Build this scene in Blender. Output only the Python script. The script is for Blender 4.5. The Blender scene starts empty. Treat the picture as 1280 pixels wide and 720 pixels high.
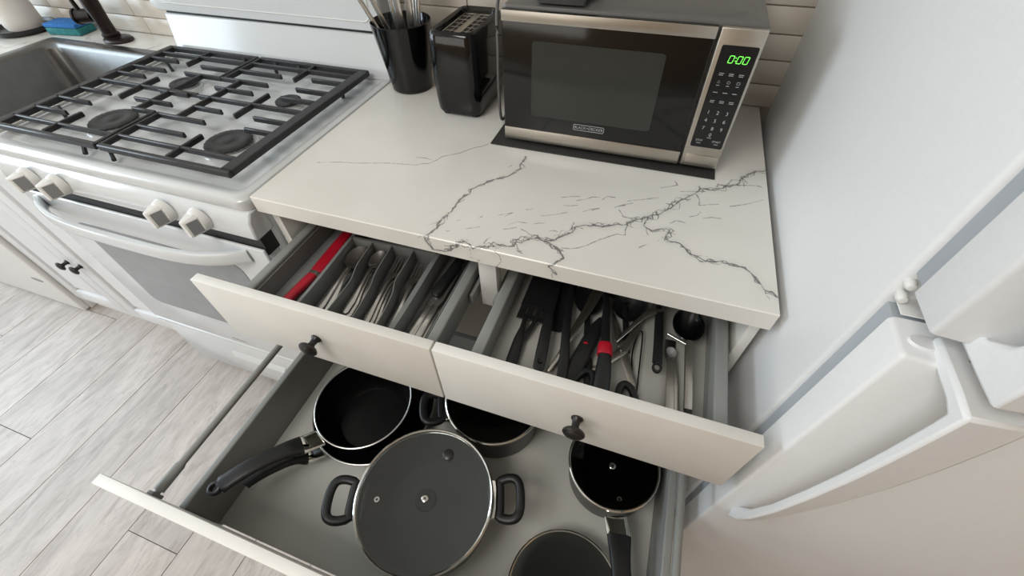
import bpy, bmesh, math, random
import numpy as np
from mathutils import Vector, Matrix
random.seed(7); rng = np.random.default_rng(7)
PI = math.pi
S = bpy.context.scene
C = S.collection

# ---------------------------------------------------------------- camera
def make_camera():
    cd = bpy.data.cameras.new('camera'); co = bpy.data.objects.new('camera', cd); C.objects.link(co)
    yaw, pitch, roll = 0.3530, -0.8468, -0.0310
    f = Vector((-math.sin(yaw)*math.cos(pitch), math.cos(yaw)*math.cos(pitch), math.sin(pitch)))
    r = Vector((math.cos(yaw), math.sin(yaw), 0)); u = r.cross(f)
    r2 = math.cos(roll)*r + math.sin(roll)*u; u2 = -math.sin(roll)*r + math.cos(roll)*u
    co.matrix_world = Matrix(((r2.x, u2.x, -f.x, .6942), (r2.y, u2.y, -f.y, -.4555), (r2.z, u2.z, -f.z, 1.3846), (0, 0, 0, 1)))
    cd.sensor_width = 36; cd.lens = 521.63/1280*36; cd.clip_start = .02; cd.clip_end = 50
    S.camera = co
make_camera()
# ---------------------------------------------------------------- world, lights, exposure
w = bpy.data.worlds.new('daylight'); S.world = w; w.use_nodes = True
w.node_tree.nodes['Background'].inputs[0].default_value = (.78, .89, 1, 1)
w.node_tree.nodes['Background'].inputs[1].default_value = 1.0
def area(name, loc, rot, sx, sy, power, col):
    l = bpy.data.lights.new(name, 'AREA'); l.shape = 'RECTANGLE'; l.size = sx; l.size_y = sy; l.energy = power; l.color = col
    o = bpy.data.objects.new(name, l); C.objects.link(o); o.location = loc; o.rotation_euler = rot
    return o
area('window_daylight_side', (-3.02, -.75, 1.50), (0, -PI/2, 0), 1.3, 1.9, 47, (.73, .88, 1))
area('window_daylight_front', (-1.3, -3.22, 1.45), (PI/2, 0, 0), 2.2, 1.5, 16.5, (1, .85, .68))
area('ceiling_lamp_light', (-.1, -1.25, 2.44), (0, 0, 0), .9, .9, 24, (1, .97, .93))
S.view_settings.view_transform = 'Standard'; S.view_settings.look = 'None'
S.view_settings.exposure = 0.05; S.view_settings.gamma = 1; S.view_settings.use_curve_mapping = False

# ---------------------------------------------------------------- materials
def lin(c):
    return tuple(((x/255)/12.92 if x <= 10 else (((x/255)+.055)/1.055)**2.4) for x in c) + (1,)
def mat(name, rgb, rough=.5, metal=0, noise=None, bump=None, spec=None, coat=0, trans=0, alpha=1, emit=None):
    """noise=(scale, amount, stretch) varies the colour; bump=(scale, strength)"""
    m = bpy.data.materials.new(name); m.use_nodes = True
    nt = m.node_tree; b = nt.nodes['Principled BSDF']
    col = lin(rgb)
    b.inputs['Base Color'].default_value = col; b.inputs['Roughness'].default_value = rough; b.inputs['Metallic'].default_value = metal
    if spec is not None: b.inputs['Specular IOR Level'].default_value = spec
    if coat: b.inputs['Coat Weight'].default_value = coat; b.inputs['Coat Roughness'].default_value = .08
    if trans: b.inputs['Transmission Weight'].default_value = trans
    if emit: b.inputs['Emission Color'].default_value = lin(rgb); b.inputs['Emission Strength'].default_value = emit
    tc = None
    def coords(st=(1, 1, 1)):
        tc = nt.nodes.new('ShaderNodeTexCoord'); mp = nt.nodes.new('ShaderNodeMapping'); mp.inputs['Scale'].default_value = st
        nt.links.new(tc.outputs['Object'], mp.inputs['Vector']); return mp.outputs[0]
    if noise:
        n = nt.nodes.new('ShaderNodeTexNoise'); n.inputs['Scale'].default_value = noise[0]; n.inputs['Detail'].default_value = 4
        nt.links.new(coords(noise[2] if len(noise) > 2 else (1, 1, 1)), n.inputs['Vector'])
        r = nt.nodes.new('ShaderNodeValToRGB'); a = noise[1]
        r.color_ramp.elements[0].position = .3; r.color_ramp.elements[1].position = .7
        r.color_ramp.elements[0].color = tuple(c*(1-a) for c in col[:3]) + (1,); r.color_ramp.elements[1].color = tuple(min(1, c*(1+a)) for c in col[:3]) + (1,)
        nt.links.new(n.outputs['Fac'], r.inputs[0]); nt.links.new(r.outputs[0], b.inputs['Base Color'])
    if bump:
        n = nt.nodes.new('ShaderNodeTexNoise'); n.inputs['Scale'].default_value = bump[0]; n.inputs['Detail'].default_value = 3
        nt.links.new(coords(bump[2] if len(bump) > 2 else (1, 1, 1)), n.inputs['Vector'])
        bp = nt.nodes.new('ShaderNodeBump'); bp.inputs['Strength'].default_value = bump[1]; bp.inputs['Distance'].default_value = .002
        nt.links.new(n.outputs['Fac'], bp.inputs['Height']); nt.links.new(bp.outputs[0], b.inputs['Normal'])
    return m
def glass_mat(name, tint, gloss_rough, refl):
    """thin lid glass: a tinted see-through layer under a mirror-like skin"""
    m = bpy.data.materials.new(name); m.use_nodes = True; nt = m.node_tree
    out = nt.nodes['Material Output']; nt.nodes.remove(nt.nodes['Principled BSDF'])
    t = nt.nodes.new('ShaderNodeBsdfTransparent'); t.inputs[0].default_value = tint
    g = nt.nodes.new('ShaderNodeBsdfGlossy'); g.inputs['Roughness'].default_value = gloss_rough
    fr = nt.nodes.new('ShaderNodeFresnel'); fr.inputs[0].default_value = 1.5
    ad = nt.nodes.new('ShaderNodeMath'); ad.operation = 'ADD'; ad.inputs[1].default_value = refl; ad.use_clamp = True
    nt.links.new(fr.outputs[0], ad.inputs[0])
    mx = nt.nodes.new('ShaderNodeMixShader')
    nt.links.new(ad.outputs[0], mx.inputs[0]); nt.links.new(t.outputs[0], mx.inputs[1]); nt.links.new(g.outputs[0], mx.inputs[2]); nt.links.new(mx.outputs[0], out.inputs[0])
    return m
M = {}
M['wall_warm'] = mat('warm beige wall', (196, 170, 140), .8, bump=(60, .1))
M['wall'] = mat('painted wall', (226, 222, 214), .8, bump=(60, .1))
M['ceiling'] = mat('ceiling paint', (236, 234, 230), .9, noise=(5, .01))
M['tile'] = mat('glazed off white tile', (212, 204, 192), .25, noise=(9, .03), bump=(14, .12))
M['grout'] = mat('tile grout', (192, 184, 172), .9, noise=(40, .05))
M['cream'] = mat('cream cabinet paint', (224, 222, 216), .45, noise=(14, .025), bump=(50, .06))
M['cream_edge'] = mat('cream edge', (230, 224, 208), .5, noise=(30, .03))
M['white_paint'] = mat('white cabinet paint', (226, 228, 230), .4, noise=(8, .015))
M['enamel'] = mat('white stove enamel', (213, 217, 219), .16, noise=(6, .01), coat=.4)
M['enamel_grey'] = mat('cooktop enamel', (206, 209, 209), .22, noise=(10, .03), coat=.3)
M['plastic_white'] = mat('white plastic', (226, 226, 223), .35, noise=(12, .01))
M['pad_grey'] = mat('pale grey plastic', (138, 139, 140), .45, noise=(18, .02))
M['oven_glass'] = mat('grey patterned oven glass', (132, 135, 138), .16, noise=(24, .05), spec=.6)
M['iron'] = mat('black cast iron', (38, 38, 40), .48, noise=(60, .25), bump=(220, .25))
M['black_gap'] = mat('black recess', (12, 12, 16), .5, noise=(30, .1))
M['steel'] = mat('brushed steel', (186, 182, 174), .28, 1, noise=(40, .06, (1, 20, 20)))
M['steel_trim'] = mat('warm brushed steel trim', (182, 177, 168), .36, 1, noise=(50, .06, (.5, 20, 20)))
M['sink_steel'] = mat('satin sink steel', (120, 120, 119), .34, 1, noise=(30, .06), bump=(80, .05))
M['cutlery'] = mat('polished cutlery steel', (214, 212, 208), .27, 1, noise=(12, .05))
M['chrome'] = mat('chrome', (215, 213, 206), .1, 1, noise=(10, .02))
M['satin_rim'] = mat('satin steel rim', (226, 224, 219), .32, 1, noise=(10, .02))
M['drawer_grey'] = mat('grey drawer metal', (142, 143, 140), .42, .1, noise=(20, .04))
M['drawer_floor_lit'] = mat('fill-lightened drawer board', (200, 199, 192), .42, noise=(5, .03))  # same board as the top drawers, lightened in place of fill light
M['drawer_board'] = mat('grey drawer board', (168, 166, 159), .42, noise=(5, .03))
M['tray'] = mat('grey tray plastic', (122, 123, 121), .5, noise=(25, .04), bump=(200, .08))
M['black_gloss'] = mat('glossy black plastic', (8, 8, 9), .09, noise=(15, .2))
M['black'] = mat('black nylon', (22, 22, 23), .42, noise=(30, .2), bump=(150, .06))
M['black_matte'] = mat('matt black', (18, 18, 18), .6, noise=(30, .2))
M['nonstick'] = mat('black nonstick coat', (9, 9, 10), .34, noise=(60, .2), spec=.35)
M['grey_lining'] = mat('grey enamel lining', (122, 122, 120), .4, noise=(40, .04))
M['pot_outside'] = mat('dark grey pot enamel', (48, 47, 46), .3, noise=(30, .1))
M['bronze'] = mat('oil rubbed bronze', (46, 38, 36), .36, .6, noise=(40, .2))
M['knob_black'] = mat('dark bronze knob', (44, 42, 42), .34, .4, noise=(60, .3))
M['red'] = mat('red plastic', (176, 18, 40), .36, noise=(20, .08))
M['blue_sponge'] = mat('blue sponge', (44, 112, 182), .9, noise=(90, .2), bump=(120, .7))
M['teal_sponge'] = mat('teal sponge', (44, 120, 122), .9, noise=(90, .25), bump=(120, .7))
M['mw_case'] = mat('dark grey appliance paint', (98, 97, 95), .42, noise=(30, .05), bump=(300, .06))
M['mw_glass'] = mat('black door glass', (8, 9, 9), .1, noise=(5, .05))
M['mw_window'] = mat('dark mesh window', (46, 48, 45), .14, noise=(900, .2))
M['panel'] = mat('black keypad', (14, 16, 20), .22, noise=(9, .05))
M['print'] = mat('grey print', (168, 170, 172), .6, noise=(9, .02))
M['green'] = mat('green digits', (120, 255, 90), .5, emit=.85)
M['mat_black'] = mat('woven black mat', (40, 38, 36), .8, noise=(300, .4), bump=(400, .6))
M['fridge'] = mat('white fridge enamel', (226, 227, 227), .36, noise=(180, .012), bump=(260, .08))
M['gasket'] = mat('grey fridge gasket', (168, 173, 178), .55, noise=(10, .02))
M['grey_cord'] = mat('grey cord', (88, 86, 84), .5, noise=(30, .05))
M['plank_base'] = mat('floor joint', (118, 110, 104), .9, noise=(30, .1))
M['lid_glass'] = glass_mat('grey lid glass', (.62, .64, .64, 1), .05, .045)
M['lid_glass_dark'] = glass_mat('lid glass tinted for dark reflections', (.42, .43, .43, 1), .05, -.02)  # tint darkened to stand in for the dark drawer fronts the lids reflect
M['canister'] = mat('white ceramic', (228, 224, 218), .35, noise=(10, .01))

def plank_material():
    m = bpy.data.materials.new('whitewashed oak plank'); m.use_nodes = True; nt = m.node_tree; b = nt.nodes['Principled BSDF']
    N = lambda t: nt.nodes.new(t); L = nt.links.new
    tc = N('ShaderNodeTexCoord'); oi = N('ShaderNodeObjectInfo')
    off = N('ShaderNodeVectorMath'); off.operation = 'MULTIPLY_ADD'; off.inputs[1].default_value = (37, 53, 11)
    L(oi.outputs['Random'], off.inputs[0]); L(tc.outputs['Object'], off.inputs[2])
    mp = N('ShaderNodeMapping'); mp.inputs['Scale'].default_value = (1, .22, 1); L(off.outputs[0], mp.inputs[0])
    n1 = N('ShaderNodeTexNoise'); n1.inputs['Scale'].default_value = 26; n1.inputs['Detail'].default_value = 7; n1.inputs['Roughness'].default_value = .68; n1.inputs['Distortion'].default_value = 1.0; L(mp.outputs[0], n1.inputs['Vector'])
    n2 = N('ShaderNodeTexNoise'); n2.inputs['Scale'].default_value = 95; n2.inputs['Detail'].default_value = 4; L(mp.outputs[0], n2.inputs['Vector'])
    n3 = N('ShaderNodeTexNoise'); n3.inputs['Scale'].default_value = 5; n3.inputs['Detail'].default_value = 3; n3.inputs['Distortion'].default_value = 2.5; L(mp.outputs[0], n3.inputs['Vector'])
    r1 = N('ShaderNodeValToRGB'); e = r1.color_ramp.elements; e[0].position = .34; e[0].color = lin((176, 167, 160)); e[1].position = .56; e[1].color = lin((202, 194, 188))
    x = e.new(.27); x.color = lin((150, 141, 134))
    L(n1.outputs['Fac'], r1.inputs[0])
    r2 = N('ShaderNodeValToRGB'); e = r2.color_ramp.elements; e[0].position = .35; e[0].color = (.90, .895, .89, 1); e[1].position = .6; e[1].color = (1, 1, 1, 1); L(n2.outputs['Fac'], r2.inputs[0])
    mx = N('ShaderNodeMix'); mx.data_type = 'RGBA'; mx.blend_type = 'MULTIPLY'; mx.inputs[0].default_value = .8; L(r1.outputs[0], mx.inputs['A']); L(r2.outputs[0], mx.inputs['B'])
    r3 = N('ShaderNodeValToRGB'); e = r3.color_ramp.elements; e[0].position = .3; e[0].color = (.86, .855, .85, 1); e[1].position = .65; e[1].color = (1.03, 1.03, 1.03, 1); L(n3.outputs['Fac'], r3.inputs[0])
    mx2 = N('ShaderNodeMix'); mx2.data_type = 'RGBA'; mx2.blend_type = 'MULTIPLY'; mx2.inputs[0].default_value = 1; L(mx.outputs['Result'], mx2.inputs['A']); L(r3.outputs[0], mx2.inputs['B'])
    n4 = N('ShaderNodeTexNoise'); n4.inputs['Scale'].default_value = 17; n4.inputs['Detail'].default_value = 6; n4.inputs['Roughness'].default_value = .62; n4.inputs['Distortion'].default_value = .6; L(mp.outputs[0], n4.inputs['Vector'])
    s4 = N('ShaderNodeMath'); s4.operation = 'SUBTRACT'; s4.inputs[1].default_value = .5; L(n4.outputs['Fac'], s4.inputs[0])
    a4 = N('ShaderNodeMath'); a4.operation = 'ABSOLUTE'; L(s4.outputs[0], a4.inputs[0])
    m4 = N('ShaderNodeMapRange'); m4.inputs[1].default_value = .0; m4.inputs[2].default_value = .014; m4.inputs[3].default_value = .80; m4.inputs[4].default_value = 1; L(a4.outputs[0], m4.inputs[0])
    k4 = N('ShaderNodeMapRange'); k4.inputs[1].default_value = .46; k4.inputs[2].default_value = .56; L(n3.outputs['Fac'], k4.inputs[0])
    x4 = N('ShaderNodeMix'); x4.data_type = 'FLOAT'; x4.inputs[2].default_value = 1; L(k4.outputs[0], x4.inputs[0]); L(m4.outputs[0], x4.inputs[3])
    rr_ = N('ShaderNodeMapRange'); rr_.inputs[3].default_value = .9; rr_.inputs[4].default_value = 1.06; L(oi.outputs['Random'], rr_.inputs[0])
    mx3 = N('ShaderNodeVectorMath'); mx3.operation = 'SCALE'; L(mx2.outputs['Result'], mx3.inputs[0]); q4 = N('ShaderNodeMath'); q4.operation = 'MULTIPLY'; L(rr_.outputs[0], q4.inputs[0]); L(x4.outputs[0], q4.inputs[1]); L(q4.outputs[0], mx3.inputs['Scale'])
    L(mx3.outputs[0], b.inputs['Base Color']); b.inputs['Roughness'].default_value = .42
    bp = N('ShaderNodeBump'); bp.inputs['Strength'].default_value = .25; bp.inputs['Distance'].default_value = .002; L(n1.outputs['Fac'], bp.inputs['Height']); L(bp.outputs[0], b.inputs['Normal'])
    return m
M['plank'] = plank_material()

def quartz_material(name, veins=True):
    m = bpy.data.materials.new(name); m.use_nodes = True; nt = m.node_tree; b = nt.nodes['Principled BSDF']
    N = lambda t: nt.nodes.new(t); L = nt.links.new
    tc = N('ShaderNodeTexCoord')
    n0 = N('ShaderNodeTexNoise'); n0.inputs['Scale'].default_value = 5; n0.inputs['Detail'].default_value = 4; L(tc.outputs['Object'], n0.inputs['Vector'])
    r0 = N('ShaderNodeValToRGB'); e = r0.color_ramp.elements; e[0].position = .35; e[0].color = lin((224, 221, 214)); e[1].position = .65; e[1].color = lin((231, 228, 222)); L(n0.outputs['Fac'], r0.inputs[0])
    b.inputs['Roughness'].default_value = .22
    def math_(op, a, c, clamp=False):
        q = N('ShaderNodeMath'); q.operation = op; q.use_clamp = clamp
        for i, v in enumerate((a, c)):
            if isinstance(v, (int, float)): q.inputs[i].default_value = v
            else: L(v, q.inputs[i])
        return q.outputs[0]
    if veins:
        at = N('ShaderNodeAttribute'); at.attribute_name = 'vein_distance'
        aw = N('ShaderNodeAttribute'); aw.attribute_name = 'vein_web'
        nn = N('ShaderNodeTexNoise'); nn.inputs['Scale'].default_value = 90; nn.inputs['Detail'].default_value = 2.5; L(tc.outputs['Object'], nn.inputs['Vector'])
        jit = math_('MULTIPLY', math_('SUBTRACT', nn.outputs['Fac'], .5), 1.4)
        d = math_('ABSOLUTE', math_('ADD', at.outputs['Fac'], jit), 0)
        core = N('ShaderNodeMapRange'); core.interpolation_type = 'SMOOTHSTEP'; core.inputs[1].default_value = .25; core.inputs[2].default_value = 1.1; core.inputs[3].default_value = 1; core.inputs[4].default_value = 0
        L(d, core.inputs[0])
        nw = N('ShaderNodeTexNoise'); nw.inputs['Scale'].default_value = 60; nw.inputs['Detail'].default_value = 1.5; L(tc.outputs['Object'], nw.inputs['Vector'])
        warp = N('ShaderNodeVectorMath'); warp.operation = 'MULTIPLY_ADD'; warp.inputs[1].default_value = (.014, .014, .014); L(nw.outputs['Color'], warp.inputs[0]); L(tc.outputs['Object'], warp.inputs[2])
        vo = N('ShaderNodeTexVoronoi'); vo.feature = 'DISTANCE_TO_EDGE'; vo.inputs['Scale'].default_value = 82; L(warp.outputs[0], vo.inputs['Vector'])
        web = N('ShaderNodeMapRange'); web.inputs[1].default_value = .03; web.inputs[2].default_value = .13; web.inputs[3].default_value = 1; web.inputs[4].default_value = 0; L(vo.outputs['Distance'], web.inputs[0])
        wm = math_('MULTIPLY', web.outputs[0], math_('MULTIPLY', aw.outputs['Fac'], 0.0))
        tot = math_('MAXIMUM', math_('MULTIPLY', core.outputs[0], .8), math_('MULTIPLY', wm, .9))
        # cloudy grey halo beside the veins
        tot = math_('ADD', tot, math_('MULTIPLY', aw.outputs['Fac'], .13), True)
        mx = N('ShaderNodeMix'); mx.data_type = 'RGBA'; L(tot, mx.inputs[0]); L(r0.outputs[0], mx.inputs['A']); mx.inputs['B'].default_value = lin((98, 97, 98))
        L(mx.outputs['Result'], b.inputs['Base Color'])
    else:
        wv = N('ShaderNodeTexNoise'); wv.inputs['Scale'].default_value = 5; wv.inputs['Detail'].default_value = 6; wv.inputs['Distortion'].default_value = 1.5; L(tc.outputs['Object'], wv.inputs['Vector'])
        a = math_('ABSOLUTE', math_('SUBTRACT', wv.outputs['Fac'], .5), 0)
        mr = N('ShaderNodeMapRange'); mr.inputs[1].default_value = .0; mr.inputs[2].default_value = .012; mr.inputs[3].default_value = .55; mr.inputs[4].default_value = 0; L(a, mr.inputs[0])
        mx = N('ShaderNodeMix'); mx.data_type = 'RGBA'; L(mr.outputs[0], mx.inputs[0]); L(r0.outputs[0], mx.inputs['A']); mx.inputs['B'].default_value = lin((110, 108, 108))
        L(mx.outputs['Result'], b.inputs['Base Color'])
    return m
M['quartz'] = quartz_material('veined white quartz'); M['quartz_plain'] = quartz_material('white quartz by the sink', False)

# ---------------------------------------------------------------- helpers
def root_of(o):
    while o.parent: o = o.parent
    return o
def obj(name, bm, m, parent=None, bevel=0, local=False, kind=None, label=None):
    """link the bmesh as ONE mesh object; coordinates are world ones unless local"""
    if parent is not None and not local:
        bmesh.ops.translate(bm, verts=bm.verts, vec=-root_of(parent).location)
    bmesh.ops.recalc_face_normals(bm, faces=bm.faces)
    me = bpy.data.meshes.new(name); bm.to_mesh(me); bm.free()
    me.materials.append(M[m] if isinstance(m, str) else m)
    me.polygons.foreach_set('use_smooth', [True]*len(me.polygons)); me.set_sharp_from_angle(angle=math.radians(38))
    o = bpy.data.objects.new(name, me); C.objects.link(o)
    if parent is not None: o.parent = parent
    if bevel:
        b = o.modifiers.new('bevel', 'BEVEL'); b.width = bevel; b.segments = 2; b.limit_method = 'ANGLE'; b.angle_limit = math.radians(40)
    if kind: o['kind'] = kind
    if label: o['label'] = label
    return o
def tag(o, label, cat, group=None):
    o['label'] = label; o['category'] = cat
    if group: o['group'] = group
    return o
def thing(name, label, cat, loc=(0, 0, 0), group=None, rz=0):
    o = bpy.data.objects.new(name, None); C.objects.link(o); o.empty_display_size = .05
    o.location = loc; o.rotation_euler = (0, 0, rz)
    return tag(o, label, cat, group)
def dup(root, loc, rz=0, label=None, tilt=(0, 0)):
    r = root.copy(); C.objects.link(r); r.location = loc; r.rotation_euler = (tilt[0], tilt[1], rz)
    if label: r['label'] = label
    for ch in list(root.children):
        c = ch.copy(); C.objects.link(c); c.parent = r
        for g in list(ch.children):
            d = g.copy(); C.objects.link(d); d.parent = c
    return r
def struct(name, bm, m, parent=None, bevel=0):
    o = obj(name, bm, m, parent, bevel); o['kind'] = 'structure'; return o
def BM(): return bmesh.new()
def box(bm, x0, x1, y0, y1, z0, z1, bev=0, seg=2):
    r = bmesh.ops.create_cube(bm, size=1); vs = r['verts']
    for v in vs:
        v.co = Vector(((x0+x1)/2 + v.co.x*(x1-x0), (y0+y1)/2 + v.co.y*(y1-y0), (z0+z1)/2 + v.co.z*(z1-z0)))
    if bev:
        es = list({e for v in vs for e in v.link_edges})
        bmesh.ops.bevel(bm, geom=es, offset=bev, segments=seg, affect='EDGES', profile=.5)
    return bm
def loft(bm, rings, cap0=True, cap1=True, closed=True):
    vs = [[bm.verts.new(p) for p in r] for r in rings]
    n = len(vs[0])
    for a, b in zip(vs, vs[1:]):
        for i in range(n if closed else n-1):
            j = (i+1) % n
            bm.faces.new((a[i], a[j], b[j], b[i]))
    if cap0 and n > 2: bm.faces.new(vs[0][::-1])
    if cap1 and n > 2: bm.faces.new(vs[-1])
    return bm
def rr(x0, x1, y0, y1, r, z, n=5):
    """rounded rectangle ring at height z"""
    r = min(r, (x1-x0)/2*.999, (y1-y0)/2*.999); P = []
    for cx, cy, a0 in ((x1-r, y1-r, 0), (x0+r, y1-r, 90), (x0+r, y0+r, 180), (x1-r, y0+r, 270)):
        for k in range(n+1):
            a = math.radians(a0 + 90*k/n); P.append((cx + r*math.cos(a), cy + r*math.sin(a), z))
    return P
def lathe(bm, prof, c=(0, 0, 0), seg=48, axis='z', cap0=False, cap1=False, ecc=1):
    rings = []
    for r, h in prof:
        ring = []
        for k in range(seg):
            a = 2*PI*k/seg; x, y = r*math.cos(a), r*math.sin(a)*ecc
            p = {'z': (x, y, h), 'y': (x, h, y), 'x': (h, x, y)}[axis]
            ring.append((c[0]+p[0], c[1]+p[1], c[2]+p[2]))
        rings.append(ring)
    return loft(bm, rings, cap0, cap1)
def sweep(bm, pts, ws, ts, seg=12, pw=2.6, up=(0, 0, 1), closed=False):
    """sweep a super-ellipse (width ws, thickness ts) along pts"""
    pts = [Vector(p) for p in pts]; n = len(pts)
    if isinstance(ws, (int, float)): ws = [ws]*n
    if isinstance(ts, (int, float)): ts = [ts]*n
    rings = []
    for i, p in enumerate(pts):
        if closed: t = pts[(i+1) % n] - pts[i-1]
        else: t = pts[min(i+1, n-1)] - pts[max(i-1, 0)]
        t.normalize(); U_ = Vector(up)
        if abs(t.dot(U_)) > .97: U_ = Vector((0, 1, 0)) if abs(t.y) < .9 else Vector((1, 0, 0))
        s = t.cross(U_).normalized(); u = s.cross(t).normalized()
        ring = []
        for k in range(seg):
            a = 2*PI*(k+.5)/seg; ca, sa = math.cos(a), math.sin(a)
            x = math.copysign(abs(ca)**(2/pw), ca)*ws[i]/2; y = math.copysign(abs(sa)**(2/pw), sa)*ts[i]/2
            ring.append(p + s*x + u*y)
        rings.append(ring)
    if closed: rings.append(rings[0])
    loft(bm, rings, not closed, not closed)
    if closed: bmesh.ops.remove_doubles(bm, verts=bm.verts, dist=1e-6)
    return bm
def tube(bm, pts, r, seg=8): return sweep(bm, pts, [2*x for x in r] if not isinstance(r, (int, float)) else 2*r, [2*x for x in r] if not isinstance(r, (int, float)) else 2*r, seg, 2)
def smooth_path(pts, n=6):
    """Catmull-Rom through pts"""
    P = [Vector(p) for p in pts]; P = [2*P[0]-P[1]] + P + [2*P[-1]-P[-2]]; out = []
    for i in range(1, len(P)-2):
        for k in range(n):
            t = k/n; a, b, c, d = P[i-1:i+3]
            out.append(.5*((2*b) + (c-a)*t + (2*a-5*b+4*c-d)*t*t + (3*b-a-3*c+d)*t**3))
    out.append(P[-2]); return out
def disc_dish(bm, cx, cy, z, rx, ry, depth, th, ang=0, n=24, rings=5):
    """shallow oval dish (spoon bowl): open side up"""
    ca, sa = math.cos(ang), math.sin(ang)
    def ring(f, dz):
        return [(cx + ca*rx*f*math.cos(2*PI*k/n) - sa*ry*f*math.sin(2*PI*k/n), cy + sa*rx*f*math.cos(2*PI*k/n) + ca*ry*f*math.sin(2*PI*k/n), z + dz) for k in range(n)]
    R_ = [ring(max(f, .02), -depth*(1-f*f)) for f in [i/rings for i in range(rings+1)]]
    R2 = [ring(max(f, .02), -depth*(1-f*f)-th) for f in [i/rings for i in range(rings, -1, -1)]]
    return loft(bm, R_ + R2)
def cut_ring(bm, c, r_in, r_out, z0, z1, seg=20):
    return lathe(bm, [(r_in, z0), (r_out, z0), (r_out, z1), (r_in, z1), (r_in, z0)], (c[0], c[1], 0), seg)
def text(s, size, loc, rot, m, parent, name='lettering', depth=.0003, align='CENTER'):
    cu = bpy.data.curves.new(name, 'FONT'); cu.body = s; cu.size = size; cu.align_x = align; cu.align_y = 'CENTER'; cu.extrude = depth
    cu.materials.append(M[m]); o = bpy.data.objects.new(name, cu); C.objects.link(o)
    me = bpy.data.meshes.new_from_object(o.evaluated_get(bpy.context.evaluated_depsgraph_get())); bpy.data.objects.remove(o)
    o = bpy.data.objects.new(name, me); C.objects.link(o)
    o.parent = parent; o.location = Vector(loc) - root_of(parent).location; o.rotation_euler = rot; o['kind'] = 'stuff'
    return o
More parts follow.
